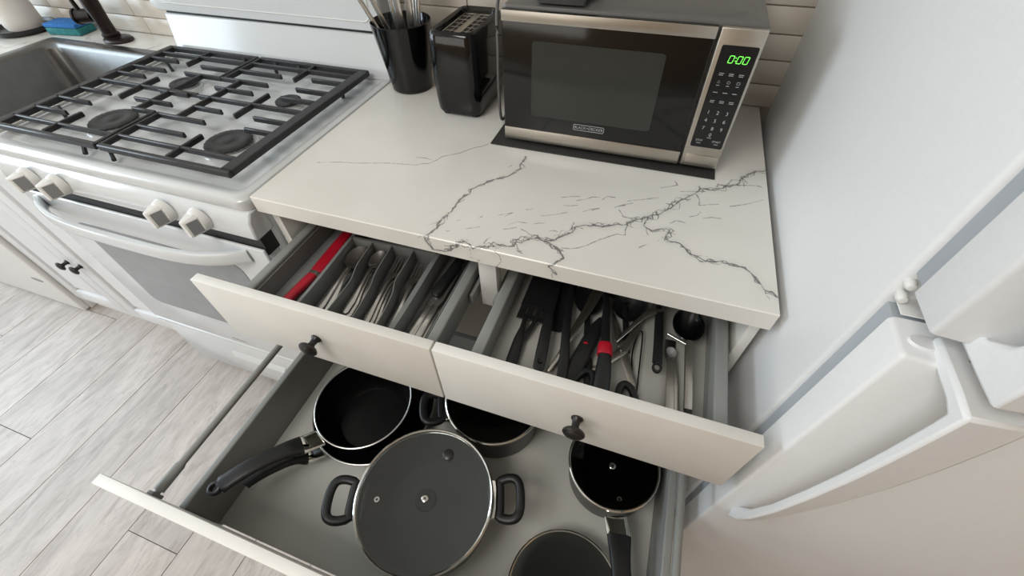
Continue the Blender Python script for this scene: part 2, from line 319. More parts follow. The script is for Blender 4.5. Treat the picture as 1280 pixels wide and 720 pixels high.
VEINS = [  # (half width, web strength, points on the slab; negative y runs down the front edge)
    (0.0016, 1, [(0.921,0.373),(0.896,0.357),(0.876,0.32),(0.848,0.298),(0.831,0.279),(0.815,0.28),(0.796,0.256),(0.774,0.231),(0.764,0.211),(0.747,0.187),(0.723,0.165),(0.702,0.146),(0.689,0.131),(0.671,0.124),(0.635,0.115),(0.641,0.116),(0.61,0.101),(0.593,0.069),(0.568,0.049),(0.554,0.054),(0.539,0.043),(0.522,0.031),(0.524,0.022),(0.501,0.017),(0.483,0.007),(0.459,-0.005),(0.44,0.009),(0.43,-0.009),(0.404,-0.027),(0.383,-0.028)]),
    (0.0019, 0.55, [(0.461,0.289),(0.464,0.241),(0.449,0.21),(0.424,0.187),(0.406,0.166),(0.395,0.148),(0.387,0.096),(0.385,0.068),(0.38,0.046),(0.382,0.027),(0.379,0.013),(0.37,-0.007),(0.383,-0.028)]),
    (0.0017, 0.75, [(0.723,0.165),(0.719,0.139),(0.734,0.129),(0.762,0.14),(0.759,0.113),(0.787,0.105),(0.798,0.089),(0.822,0.081),(0.845,0.088),(0.868,0.086),(0.88,0.085),(0.895,0.062),(0.905,0.045),(0.923,0.035)]),
    (0.0019, 0.5, [(0.568,0.049),(0.595,0.038),(0.608,0.02),(0.598,0.004),(0.589,-0.006),(0.597,-0.016),(0.603,-0.02)]),
    (0.0009, 0.5, [(0.522,0.031),(0.529,0.017),(0.543,0.01)]),
    (0.0009, 0.4, [(0.453,-0.007),(0.454,-0.027),(0.47,-0.028),(0.459,-0.038)]),
    (0.0013, 0, [(0.497,0.002),(0.509,-0.019),(0.499,-0.035)]),
    (0.0014, 0, [(0.052,0.14),(0.14,0.164),(0.255,0.192),(0.277,0.204),(0.293,0.238),(0.323,0.261),(0.344,0.29),(0.368,0.313),(0.371,0.32)]),
    (0.0013, 0, [(0.241,0.218),(0.278,0.219)]),
    (0.0013, 0, [(0.545,0.111),(0.586,0.134)]),
    (0.0013, 0, [(0.496,0.07),(0.528,0.085)]),
    (0.0013, 0, [(0.43,0.039),(0.452,0.051)]),
    (0.0013, 0, [(0.471,0.09),(0.494,0.105),(0.484,0.091)]),
    (0.0013, 0, [(0.575,0.152),(0.599,0.16)]),
    (0.0013, 0, [(0.566,0.174),(0.597,0.187)]),
    (0.0013, 0, [(0.593,0.172),(0.611,0.183),(0.633,0.195)]),
    (0.0013, 0, [(0.613,0.145),(0.638,0.163)]),
    (0.0013, 0, [(0.538,0.086),(0.556,0.094)]),
    (0.0013, 0, [(0.493,0.057),(0.513,0.068)]),
    (0.0013, 0, [(0.407,0.054),(0.413,0.059)]),
    (0.0013, 0, [(0.442,0.073),(0.446,0.08)]),
    (0.0013, 0, [(0.514,0.12),(0.525,0.127)]),
    (0.0013, 0, [(0.522,0.066),(0.54,0.057),(0.555,0.06)]),
    (0.0013, 0, [(0.569,0.076),(0.584,0.078)]),
    (0.0013, 0, [(0.649,0.075),(0.625,0.05),(0.6,0.042)]),
    (0.0013, 0, [(0.656,0.084),(0.649,0.075)]),
    (0.0013, 0, [(0.38,0.046),(0.362,0.025)]),
    (0.0013, 0, [(0.438,0.24),(0.443,0.248)]),
    (0.0013, 0, [(0.474,0.013),(0.48,0.033)]),
    (0.0013, 0, [(0.401,0.023),(0.406,0.025)]),
    (0.0013, 0, [(0.663,0.173),(0.693,0.196)]),
    (0.0013, 0, [(0.638,0.189),(0.66,0.203)]),
    (0.0013, 0, [(0.683,0.199),(0.735,0.226)]),
    (0.0013, 0, [(0.736,0.259),(0.765,0.276),(0.758,0.289)]),
    (0.0013, 0, [(0.792,0.186),(0.81,0.206)]),
    (0.0013, 0, [(0.8,0.257),(0.806,0.224),(0.839,0.238)]),
    (0.0013, 0, [(0.772,0.257),(0.815,0.27),(0.803,0.287)]),
    (0.0013, 0, [(0.761,0.158),(0.786,0.167)]),
    (0.0013, 0, [(0.858,0.237),(0.915,0.275)]),
    (0.0013, 0, [(0.814,0.188),(0.843,0.197)]),
    (0.0013, 0, [(0.719,0.08),(0.73,0.091)]),
    (0.0013, 0, [(0.672,0.169),(0.682,0.152),(0.702,0.149)]),
    (0.0013, 0, [(0.644,0.068),(0.668,0.093),(0.693,0.104),(0.693,0.131)]),
    (0.0013, 0, [(0.834,0.297),(0.897,0.316),(0.916,0.315)]),
    (0.0013, 0, [(0.627,0.152),(0.637,0.161)]),
    (0.0013, 0, [(0.663,0.173),(0.681,0.185)]),
    (0.0013, 0, [(0.749,0.212),(0.764,0.211)]),
]
H = .915; W = .9238; T = .0344; FZ = -.03
# ================================================================ THE ROOM
bm = BM(); box(bm, -3.0, 2.4, -3.2, .66, FZ-.03, FZ-.004); floor = struct('floor', bm, 'plank_base')
xs = [-.14 - .1955*k for k in range(-13, 15)]
joints = {6: [.018, -1.25], 5: [-.469, -1.75], 4: [-.95, -2.2], 7: [-.7, -2.0], 3: [.3, -1.1, -2.3]}
for i, x1 in enumerate(xs):
    x0 = x1 - .1955; k = i - 13
    ys = [.655] + sorted(joints.get(k, [-.2 - .37*((k*5) % 4) - 0, -1.45 - .37*((k*5) % 4)]), reverse=True) + [-3.195]
    for ya, yb in zip(ys, ys[1:]):
        bm = BM(); box(bm, max(x0+.0008, -2.99), min(x1-.0008, 2.39), yb+.0008, ya-.0008, FZ-.004, FZ+.001, .0007, 1)
        if min(x1, 2.39) - max(x0, -2.99) < .02: bm.free(); continue
        obj('plank', bm, 'plank', floor)
bm = BM(); box(bm, -3.0, 2.4, .66, .76, FZ-.03, 2.45); wall_back = struct('wall_back', bm, 'grout')
bm = BM()
TH, TW = .0508, .2032
tile_cache = {}
def tile_mesh(wd, hd):
    key = (round(wd, 4), round(hd, 4))
    if key not in tile_cache:
        b = BM(); box(b, 0, wd, -.006, 0, 0, hd, .0016, 2); bmesh.ops.recalc_face_normals(b, faces=b.faces)
        me = bpy.data.meshes.new('tile'); b.to_mesh(me); b.free(); me.materials.append(M['tile'])
        me.polygons.foreach_set('use_smooth', [True]*len(me.polygons)); me.set_sharp_from_angle(angle=.7); tile_cache[key] = me
    return tile_cache[key]
for r in range(8):
    z0 = H + .0008 + r*TH; x = -2.0 + (.1 if r % 2 else 0) - (-.19 + 2.0) % TW*0
    off = (.19 if r % 2 else -1.0) % TW
    x = -2.2 - ((-2.2 - off) % TW)
    while x < .98:
        o = bpy.data.objects.new('tile', tile_mesh(TW-.0022, TH-.0022)); C.objects.link(o); o.parent = wall_back; o.location = (x+.0011, .66, z0+.0011)
        x += TW
bm = BM()
for a in ((-3.1, -3.0, -3.2, -1.7, FZ, 2.45), (-3.1, -3.0, .2, .66, FZ, 2.45), (-3.1, -3.0, -1.7, .2, FZ, .85), (-3.1, -3.0, -1.7, .2, 2.15, 2.45)): box(bm, *a)
struct('wall_left', bm, 'wall')
bm = BM(); box(bm, 2.4, 2.5, -3.2, .76, FZ, 2.45); struct('wall_right', bm, 'wall_warm')
bm = BM()
for a in ((-3.0, -2.4, -3.3, -3.2, FZ, 2.45), (-.2, 2.4, -3.3, -3.2, FZ, 2.45), (-2.4, -.2, -3.3, -3.2, FZ, .7), (-2.4, -.2, -3.3, -3.2, 2.2, 2.45)): box(bm, *a)
struct('wall_front', bm, 'wall_warm')
bm = BM(); box(bm, -3.1, 2.5, -3.3, .76, 2.45, 2.5); struct('ceiling', bm, 'ceiling')
for n, (ax, a0, a1, c, z0, z1) in enumerate((('x', -1.7, .2, -3.05, .85, 2.15), ('y', -2.4, -.2, -3.25, .7, 2.2))):
    bm = BM(); t = .03
    def fr(a, b, za, zb):
        if ax == 'x': box(bm, c-.02, c+.02, a, b, za, zb)
        else: box(bm, a, b, c-.02, c+.02, za, zb)
    fr(a0, a0+t, z0, z1); fr(a1-t, a1, z0, z1); fr(a0+t, a1-t, z0, z0+t); fr(a0+t, a1-t, z1-t, z1); fr((a0+a1)/2-t/2, (a0+a1)/2+t/2, z0+t, z1-t)
    struct('window_%d' % (n+1), bm, 'white_paint')

# ================================================================ VEINED WORKTOP
def build_worktop():
    nx, ny, nf = 540, 390, 22
    vs = []; uv = []
    for j in range(ny+1+nf):
        if j <= ny: s = .657*(1-j/ny); y, z = s, H; q = s
        else: q = -T*(j-ny)/nf; y, z = 0.0, H+q
        if j == ny: y, z = .0008, H-.0008
        for i in range(nx+1):
            vs.append((W*i/nx, y, z)); uv.append((W*i/nx, q))
    R_ = ny+1+nf; fs = [(j*(nx+1)+i, (j+1)*(nx+1)+i, (j+1)*(nx+1)+i+1, j*(nx+1)+i+1) for j in range(R_-1) for i in range(nx)]
    b0 = len(vs)
    vs += [(0, .657, H-T), (W, .657, H-T)]
    last = (R_-1)*(nx+1)
    fs.append(tuple([b0, b0+1] + [last+i for i in range(nx, -1, -1)]))                 # underside
    fs.append(tuple([b0] + [j*(nx+1) for j in range(R_-1, -1, -1)])); fs.append(tuple([b0+1] + [j*(nx+1)+nx for j in range(R_)]))
    fs.append(tuple([b0+1, b0] + [i for i in range(nx+1)]))
    me = bpy.data.meshes.new('quartz_worktop'); me.from_pydata(vs, [], fs)
    P = np.array(uv + [(0, .6), (W, .6)]); D = np.full(len(P), 60.0); WEB = np.zeros(len(P))
    strands = []
    for hw, web, pts in VEINS:
        strands.append((hw, web, pts))
        if web < .45: continue
        # braid: thinner strands wander about the main line and cross it; short twigs leave it
        p = [np.array(a, float) for a in pts]; L_ = [0]
        for a, b in zip(p, p[1:]): L_.append(L_[-1]+np.linalg.norm(b-a))
        ts = np.arange(0, L_[-1], .0045); xy = np.c_[np.interp(ts, L_, [a[0] for a in p]), np.interp(ts, L_, [a[1] for a in p])]
        tg = np.gradient(xy, axis=0); tg /= np.linalg.norm(tg, axis=1)[:, None]+1e-9; nr = np.c_[-tg[:, 1], tg[:, 0]]
        for s_ in range(3):
            off = np.convolve(rng.normal(0, 1, len(ts)+2), [.35, .6, .35], 'valid')[:len(ts)]*.0062*web
            q = xy + nr*off[:, None]; gate = np.convolve(rng.normal(0, 1, len(ts)+8), np.ones(9)/3, 'valid')
            run = []
            for i in range(len(ts)):
                if gate[i] > -.35: run.append(tuple(q[i]))
                if (gate[i] <= -.35 or i == len(ts)-1):
                    if len(run) > 2: strands.append((.00115, 0, run))
                    run = []
        for i in range(0, len(ts), 7):
            if rng.random() < .8*web:
                sg = rng.choice([-1, 1]); l = .008+.016*rng.random(); d = nr[i]*sg*.6 + tg[i]*rng.choice([-1, 1])*.8
                strands.append((.0009, 0, [tuple(xy[i]), tuple(xy[i]+d*l*.5+nr[i]*sg*.002), tuple(xy[i]+d*l)]))
    for hw, web, pts in strands:
        p = [np.array(a) for a in pts]
        for lev in range(2 if web else 1):
            q = [p[0]]
            for a, b in zip(p, p[1:]):
                L_ = np.linalg.norm(b-a); nrm = np.array([-(b-a)[1], (b-a)[0]])/max(L_, 1e-6)
                q += [(a+b)/2 + nrm*rng.normal(0, .10)*min(L_, .03), b]
            p = q
        for a, b in zip(p, p[1:]):
            near = np.nonzero((P[:, 0] > min(a[0], b[0])-.03) & (P[:, 0] < max(a[0], b[0])+.03) & (P[:, 1] > min(a[1], b[1])-.03) & (P[:, 1] < max(a[1], b[1])+.03))[0]
            Q = P[near]; ab = b-a; t = np.clip(((Q-a)@ab)/max(ab@ab, 1e-12), 0, 1)
            d = np.hypot(*(Q-(a+t[:, None]*ab)).T)
            D[near] = np.minimum(D[near], d/hw)
            if web: WEB[near] = np.maximum(WEB[near], web*np.clip(1-d/.0125, 0, 1))
    me.attributes.new('vein_distance', 'FLOAT', 'POINT').data.foreach_set('value', np.minimum(D, 30).astype(np.float32))
    me.attributes.new('vein_web', 'FLOAT', 'POINT').data.foreach_set('value', WEB.astype(np.float32))
    me.materials.append(M['quartz']); o = bpy.data.objects.new('quartz_worktop', me); C.objects.link(o)
    tag(o, 'white quartz worktop with grey branching veins, under the microwave', 'worktop')
build_worktop()

# ================================================================ BASE CABINET WITH THE OPEN DRAWERS
cab = thing('base_cabinet', 'cream base cabinet with two top drawers and a pot drawer pulled open', 'cabinet', (.46, .3, FZ))
for x0, x1 in ((.0015, .019), (.906, .9225)):
    bm = BM(); box(bm, x0, x1, .022, .64, FZ+.001, H-T-.001, .001); obj('side_panel', bm, 'cream', cab)
bm = BM(); box(bm, .019, .906, .628, .64, FZ+.02, H-T-.001); obj('back_panel', bm, 'cream', cab)
bm = BM(); box(bm, .4545, .4885, .022, .045, .74, H-T-.001, .001); obj('centre_stile', bm, 'cream', cab)
bm = BM(); box(bm, .019, .906, .09, .105, FZ+.001, .07); obj('toe_kick', bm, 'cream', cab)
bm = BM(); box(bm, .019, .906, .022, .62, .075, .092, .001); obj('bottom_panel', bm, 'cream', cab)
for x in (.023, .443, .490, .8985):
    bm = BM(); box(bm, x-.0035, x+.0035, .0, .5, .757, .785, .001); obj('drawer_slide', bm, 'drawer_grey', cab)
def knob(x, y, z, parent, m='knob_black', s=1.0):
    bm = BM(); lathe(bm, [(.0, 0), (.009*s, -.0), (.0092*s, -.002), (.0062*s, -.006), (.0055*s, -.013), (.0068*s, -.017), (.0135*s, -.0195), (.0165*s, -.0225), (.0168*s, -.025), (.0145*s, -.0275), (.0132*s, -.0275), (.012*s, -.0292), (.007*s, -.031), (0, -.0315)], (x, y, z), 24, 'y')
    bmesh.ops.remove_doubles(bm, verts=bm.verts, dist=1e-5)
    return obj('knob', bm, m, parent)
def top_drawer(x0, x1, wi0, wi1, wo0, wo1):
    bm = BM(); box(bm, wi0, wi1, -.160, .345, .752, .757, .0008); d = obj('drawer', bm, 'drawer_board', cab)
    bm = BM(); box(bm, x0, x1, -.1797, -.1625, .7178, .8697, .0016, 2); obj('drawer_front', bm, 'cream', d)
    for a, b in ((wo0, wi0), (wi1, wo1)):
        bm = BM(); lo, hi = min(a, b), max(a, b)
        box(bm, lo, hi, -.1622, .345, .750, .806, .0035, 3); obj('side_wall', bm, 'drawer_grey', d)
    bm = BM(); box(bm, wi0, wi1, .333, .345, .757, .825, .001); obj('back_wall', bm, 'drawer_grey', d)
    knob((x0+x1)/2, -.1797, .797, d)
    return d
top_drawer(.0038, .4602, .053, .4165, .033, .4355)
top_drawer(.4632, .9136, .5175, .8735, .4975, .894)
bm = BM(); box(bm, .036, .8785, -.461, .03, .420, .430, .001); pd = obj('drawer', bm, 'drawer_floor_lit', cab)
bm = BM(); box(bm, .0038, .9136, -.4805, -.4645, .415, .7195, .0018, 2); obj('drawer_front', bm, 'cream', pd)
for x0, x1 in ((.021, .036), (.8785, .8935)):
    bm = BM(); box(bm, x0, x1, -.4642, .03, .412, .546, .003, 3); obj('side_wall', bm, 'drawer_grey', pd)
bm = BM(); box(bm, .036, .8785, .018, .03, .43, .60, .001); obj('back_wall', bm, 'drawer_grey', pd)
for x in (.033, .8815):
    bm = BM(); tube(bm, [(x, -.4646, .626), (x, -.455, .626), (x, -.4549, .626), (x, -.41, .626), (x, -.405, .626), (x, .03, .628)], [.0055, .0055, .0092, .0088, .0066, .0066], 12); r_ = obj('side_rail', bm, 'drawer_grey', pd)
    bm = BM(); box(bm, x-.006, x+.006, -.4645, -.4585, .612, .640, .0015); obj('rail_bracket', bm, 'drawer_grey', r_)
knob(.4587, -.4805, .645, pd)

# ================================================================ GAS STOVE
sv = thing('gas_stove', 'white freestanding gas stove between the sink and the worktop', 'stove', (-.386, .25, FZ))
SX0, SX1 = -.766, -.0065
bm = BM(); box(bm, SX0+.003, SX1-.003, .004, .60, FZ+.03, .87, .003); obj('body', bm, 'enamel', sv)
bm = BM()
loft(bm, [rr(SX0, SX1, -.014, .60, .02, .8855), rr(SX0-.0, SX1, -.016, .60, .022, .895), rr(SX0, SX1, -.0155, .60, .024, .906), rr(SX0+.004, SX1-.004, -.010, .598, .024, .9125), rr(SX0+.012, SX1-.012, -.002, .59, .024, .9145),
          rr(SX0+.022, SX1-.022, .008, .548, .024, .9135), rr(SX0+.031, SX1-.031, .017, .542, .02, .9065), rr(SX0+.038, SX1-.038, .024, .536, .02, .905)])
top = obj('cooktop', bm, 'enamel_grey', sv)
for x in (-.66, -.53, -.4, -.27, -.14): pass
bm = BM()
loft(bm, [[(SX0+.001, y, z) for y, z in pr_] for pr_ in [[(.02, .8845), (-.0145, .8845), (-.026, .866), (-.031, .83), (-.028, .823), (.02, .823)]]] + [[(x, y, z) for y, z in [(.02, .8845), (-.0145, .8845), (-.026, .866), (-.031, .83), (-.028, .823), (.02, .823)]] for x in (SX1-.001,)])
cp = obj('control_panel', bm, 'enamel', sv, bevel=.004)
bm = BM(); box(bm, SX0+.002, SX1-.002, -.0225, .01, .78, .8235); obj('vent_gap', bm, 'black_gap', sv)
for x in (-.640, -.545, -.229, -.134):
    k = None
    bm = BM(); lathe(bm, [(0, 0), (.0255, 0), (.0255, -.003), (.0235, -.012), (.0215, -.016), (0, -.016)], (x, -.0285, .853), 28, 'y'); bmesh.ops.remove_doubles(bm, verts=bm.verts, dist=1e-5)
    k = obj('control_knob', bm, 'plastic_white', sv)
    bm = BM(); loft(bm, [[(x+sx*wx, y, .853+sz*hz) for sx, sz in ((-1, -.8), (-.6, -1), (.6, -1), (1, -.8), (1, .8), (.6, 1), (-.6, 1), (-1, .8))] for y, wx, hz in ((-.043, .0170, .0212), (-.068, .0062, .0196), (-.0695, .0048, .0185))])
    obj('grip', bm, 'plastic_white', k, bevel=.001)
    for sgn in (-1, 1):
        q = lambda f, g, o: (x + sgn*(.0170 - .0108*f + o), -.043 - .025*f, .853 + g*.0205)
        bm = BM(); loft(bm, [[q(.12, -.72, o), q(.9, -.74, o), q(.9, .74, o), q(.12, .72, o)] for o in (-.0005, .0009)]); obj('grip_pad', bm, 'pad_grey', k)
bm = BM(); box(bm, SX0+.004, SX1-.004, -.0305, -.0226, .282, .796, .0035, 3); box(bm, SX0+.004, SX1-.004, -.0235, .004, .282, .778, .001); od = obj('oven_door', bm, 'enamel', sv)
bm = BM(); loft(bm, [[(x, y, z) for x, _, z in [(p[0], 0, p[1]) for p in rr(-.652, -.120, .402, .722, .03, 0)]] for y in (-.0285, -.0318)]); obj('oven_window', bm, 'oven_glass', od)
pts = []
for k in range(25):
    t = k/24; x = -.715 + t*.655; q = abs(2*t-1)
    y = -.030 - .054*(1-q**4); pts.append((x, y, .770))
bm = BM(); sweep(bm, pts, [.014 + .006*(1-abs(2*k/24-1)) for k in range(25)], .036, 14, 3.2); hd = obj('oven_handle', bm, 'enamel', od)
# a small worn maker's script at the foot of the oven door (too blurred in the photograph to read)
bm = BM(); sc = [(-.418+.058*k/26, -.0304, .3015 + .0035*math.sin(k*1.9)+.002*math.sin(k*.7)) for k in range(27)]
sweep(bm, sc, .0011, .0008, 6); obj('maker_script', bm, 'mw_case', od)
bm = BM(); box(bm, SX0+.004, SX1-.004, -.024, .004, .02, .272, .006, 3); sd = obj('storage_drawer', bm, 'enamel', sv)
bm = BM(); box(bm, SX0+.004, SX1-.004, -.031, -.02, .262, .275, .004, 3); obj('drawer_lip', bm, 'enamel', sd)
bm = BM(); loft(bm, [[(a, -.0235, .150), (b, -.0235, .150), (b+.006, -.0235, .178), (a-.006, -.0235, .178)] for a, b in ((-.505, -.285),)] + [[(-.500, -.034, .150), (-.290, -.034, .150), (-.287, -.034, .156), (-.503, -.034, .156)]]); obj('finger_grip', bm, 'enamel', sd, bevel=.002)
for x in (-.70, -.07):
    for y in (.03, .5):
        bm = BM(); lathe(bm, [(0, FZ+.001), (.016, FZ+.001), (.016, FZ+.012), (.010, FZ+.014), (.010, FZ+.051), (0, FZ+.051)], (x, y, 0), 16); bmesh.ops.remove_doubles(bm, verts=bm.verts, dist=1e-5); obj('foot', bm, 'black', sv)
# backguard
prof = [(.65, .90), (.543, .912), (.545, .918), (.566, 1.018), (.65, 1.018)]
bm = BM(); loft(bm, [[(x, y, z) for y, z in prof] for x in (SX0+.006, SX1-.002)]); obj('backguard_base', bm, 'enamel', sv, bevel=.004)
bm = BM(); box(bm, SX0+.012, SX1-.008, .572, .65, 1.018, 1.026); obj('backguard_gap', bm, 'black_gap', sv)
bm = BM(); A = [(p[0], p[1]) for p in rr(SX0-.016, SX1+.006, 1.025, 1.30, .022, 0)]
loft(bm, [[(x, y, z) for x, z in [(a if abs(s) < 1e-9 else a + (-.386-a)*s*.02, c+(1.16-c)*s*.05) for a, c in A]] for y, s in ((.652, 0), (.566, 0), (.560, .25), (.557, .6))])
bg = obj('backguard_panel', bm, 'enamel', sv)
bm = BM(); P_ = [(a[0], .5565, a[1]) for a in rr(SX0+.014, SX1-.028, 1.048, 1.27, .02, 0)]
sweep(bm, P_, .003, .003, 8, 2, closed=True); obj('panel_border', bm, 'plastic_white', bg)
def burner(x, y, r):
    bm = BM(); lathe(bm, [(0, .904), (r*1.25, .904), (r*1.18, .908), (r*.9, .910), (r*.9, .9145), (0, .9145)], (x, y, 0), 32); bmesh.ops.remove_doubles(bm, verts=bm.verts, dist=1e-5)
    b = obj('burner', bm, 'enamel_grey', sv)
    bm = BM(); n = 64; rings = []
    for f, z in ((.86, .9143), (1.0, .9148), (1.0, .9195), (.93, .9215), (.62, .9222), (.58, .9212), (.30, .9212), (.26, .9225), (.02, .9228)):
        rings.append([(x+r*f*(1+(.025*math.sin(24*2*PI*k/n) if .9 < f else 0))*math.cos(2*PI*k/n), y+r*f*(1+(.025*math.sin(24*2*PI*k/n) if .9 < f else 0))*math.sin(2*PI*k/n), z) for k in range(n)])
    loft(bm, rings); obj('burner_cap', bm, 'iron', b)
for a in ((-.190, .150, .050), (-.543, .150, .052), (-.194, .357, .031), (-.548, .365, .036)): burner(*a)
def grate(name, label, fx, fy, frame, legs):
    g = thing(name, label, 'burner grate', (sum(frame[:2])/2, .28, .905), 'burner grates on the stove')
    zt, zb, w = .9415, .929, .0075
    bm = BM()
    for (xa, xb, y) in fx: box(bm, xa, xb, y-w/2, y+w/2, zb, zt, .0018, 1)
    for (x, ya, yb) in fy: box(bm, x-w/2, x+w/2, ya, yb, zb, zt, .0018, 1)
    obj('fingers', bm, 'iron', g)
    bm = BM()
    x0, x1, y0, y1, wl, wr = frame
    box(bm, x0-wl/2, x0+wl/2, y0, y1, zb-.002, zt, .002, 1) if wl > .009 else None
    box(bm, x1-wr/2, x1+wr/2, y0, y1, zb-.002, zt, .002, 1) if wr > .009 else None
    box(bm, x0-wl/2, x1+wr/2, y0-.006, y0+.006, zb-.002, zt, .002, 1); box(bm, x0-wl/2, x1+wr/2, y1-.006, y1+.006, zb-.002, zt, .002, 1)
    obj('frame', bm, 'iron', g)
    for x, y, dx in legs:
        bm = BM(); sweep(bm, [(x, y, .933), (x+dx*.5, y-.009, .923), (x+dx, y-.018, .9155 if y < .06 else .9055)], [.009, .008, .009], .009, 8, 3); obj('leg', bm, 'iron', g)
fxR = [(-.408, -.085, .074), (-.408, -.271, .120), (-.408, -.273, .178), (-.362, -.274, .231), (-.396, -.085, .281), (-.394, -.274, .333), (-.42, -.27, .384), (-.41, -.272, .440), (-.41, -.085, .489),
       (-.177, -.085, .227), (-.159, -.085, .179), (-.182, -.085, .384), (-.186, -.085, .332), (-.179, -.085, .444)]
fyR = [(-.230, .035, .129), (-.228, .221, .339), (-.225, .429, .519), (-.356, .178, .384), (-.411, .03, .182), (-.411, .380, .525)]
grate('burner_grate', 'right cast iron grate over the two burners nearest the worktop', fxR, fyR, (-.409, -.072, .030, .525, .008, .028), [(-.402, .036, .026), (-.36, .52, .006), (-.28, .52, .006), (-.09, .45, .004)])
fxL = [(-.75, -.425, .072), (-.545, -.425, .226), (-.523, -.427, .279), (-.549, -.425, .384), (-.542, -.427, .433), (-.75, -.40, .286), (-.75, -.64, .445), (-.75, -.62, .384), (-.75, -.642, .337), (-.75, -.637, .231), (-.75, -.634, .175), (-.75, -.64, .120), (-.75, -.425, .484), (-.50, -.425, .182)]
fyL = [(-.594, .433, .519), (-.593, .221, .338), (-.597, .036, .129), (-.488, .182, .384), (-.426, .03, .182), (-.426, .380, .525)]
grate('burner_grate', 'left cast iron grate over the two burners beside the sink', fxL, fyL, (-.748, -.427, .030, .525, .022, .008), [(-.478, .036, .016), (-.70, .14, .034), (-.715, .46, .034), (-.47, .52, .006)])

# ================================================================ SINK SIDE
bm = BM()
for a in ((-2.6, -1.29, 0, .657), (-1.29, -.772, .515, .657), (-1.29, -.772, 0, .045), (-.80, -.772, .045, .515)): box(bm, a[0], a[1], a[2], a[3], H-T, H)
o = obj('sink_worktop', bm, 'quartz_plain'); tag(o, 'pale quartz worktop around the sink, left of the stove', 'worktop')
sk = thing('kitchen_sink', 'satin steel sink let into the worktop beside the stove', 'sink', (-1.04, .28, H))
bm = BM()
loft(bm, [rr(-1.312, -.782, .028, .531, .012, H+.0005), rr(-1.312, -.782, .028, .531, .012, H+.003), rr(-1.288, -.806, .052, .507, .014, H+.003), rr(-1.28, -.814, .060, .499, .035, H-.001), rr(-1.274, -.82, .066, .493, .045, H-.012),
          rr(-1.262, -.832, .078, .481, .05, .76), rr(-1.245, -.849, .095, .464, .06, .735), rr(-1.2, -.894, .14, .42, .06, .728), rr(-1.07, -1.03, .26, .30, .015, .725)], cap0=False)
obj('basin', bm, 'sink_steel', sk)
bm = BM(); lathe(bm, [(0, .7262), (.03, .7262), (.042, .7275), (.044, .7262), (.044, .724), (0, .724)], (-1.05, .28, 0), 24); bmesh.ops.remove_doubles(bm, verts=bm.verts, dist=1e-5); obj('drain', bm, 'chrome', sk)
sc_ = thing('sink_cabinet', 'white sink base cabinet with two panel doors beside the stove', 'cabinet', (-1.14, .3, FZ))
bm = BM(); box(bm, -1.47, -.775, .045, .64, .055, .70); obj('body', bm, 'white_paint', sc_)
bm = BM(); box(bm, -1.47, -.775, .045, .065, .70, H-T-.001, .001); obj('face_frame', bm, 'white_paint', sc_)
bm = BM(); box(bm, -1.47, -.775, .055, .12, FZ+.001, .055); obj('toe_kick', bm, 'white_paint', sc_)
def panel_door(x0, x1, z0, z1, kx, kz):
    bm = BM(); s = .062
    for a in ((x0, x0+s, z0, z1), (x1-s, x1, z0, z1), (x0+s, x1-s, z0, z0+s), (x0+s, x1-s, z1-s, z1)): box(bm, a[0], a[1], .024, .045, a[2], a[3], .0015)
    d = obj('door', bm, 'white_paint', sc_)
    bm = BM(); A = lambda i, y: [(p[0], y, p[1]) for p in ((x0+s+i, z0+s+i), (x1-s-i, z0+s+i), (x1-s-i, z1-s-i), (x0+s+i, z1-s-i))]
    loft(bm, [A(.001, .044), A(.001, .0385), A(.007, .0385), A(.028, .027), A(.031, .027)]); obj('door_panel', bm, 'white_paint', d)
    knob(kx, .024, kz, d, 'knob_black', 1.05)
panel_door(-1.465, -1.143, .062, .86, -1.175, .36); panel_door(-1.139, -.80, .062, .86, -1.107, .36)
dw = thing('dishwasher', 'white appliance front at the far left below the sink worktop', 'dishwasher', (-1.78, .3, FZ))
bm = BM(); box(bm, -2.09, -1.478, .03, .6, FZ+.002, .875, .003); obj('body', bm, 'plastic_white', dw)
bm = BM(); box(bm, -2.09, -1.478, .006, .03, FZ+.012, .875, .005, 3); dd = obj('front_panel', bm, 'plastic_white', dw)
bm = BM(); lathe(bm, [(0, .0062), (.036, .0062), (.038, .0050), (.036, .0044), (0, .0044)], (-1.565, 0, .155), 24, 'y', ecc=.22); bmesh.ops.remove_doubles(bm, verts=bm.verts, dist=1e-5); obj('vent_slot', bm, 'pad_grey', dd)
# canister on a dark tray, sponge, faucet
o = thing('serving_tray', 'round dark tray under the white canister by the sink', 'tray', (-1.485, .56, H))
bm = BM(); lathe(bm, [(0, H+.0005), (.080, H+.0005), (.088, H+.006), (.090, H+.018), (.086, H+.018), (.082, H+.008), (0, H+.006)], (-1.485, .56, 0), 40); bmesh.ops.remove_doubles(bm, verts=bm.verts, dist=1e-5); obj('dish', bm, 'black', o)
bm = BM(); z = H+.0065; lathe(bm, [(0, z), (.040, z), (.052, z+.006), (.056, z+.018), (.056, z+.20), (.050, z+.212), (.0, z+.215)], (-1.472, .562, 0), 40); bmesh.ops.remove_doubles(bm, verts=bm.verts, dist=1e-5)
tag(obj('canister', bm, 'canister'), 'white rounded canister standing on a dark tray by the sink', 'canister')
sp = thing('sponge', 'blue and teal scrubbing sponge lying behind the sink', 'sponge', (-1.292, .592, H+.001), rz=math.radians(8))
bm = BM(); box(bm, -.066, .066, -.034, .034, 0, .022, .004); obj('scrub_layer', bm, 'teal_sponge', sp, local=True)
bm = BM(); box(bm, -.066, .066, -.034, .034, .0222, .034, .003); obj('foam_layer', bm, 'blue_sponge', sp, local=True)
fc = thing('faucet', 'dark bronze faucet mounted behind the sink', 'faucet', (-1.075, .575, H))
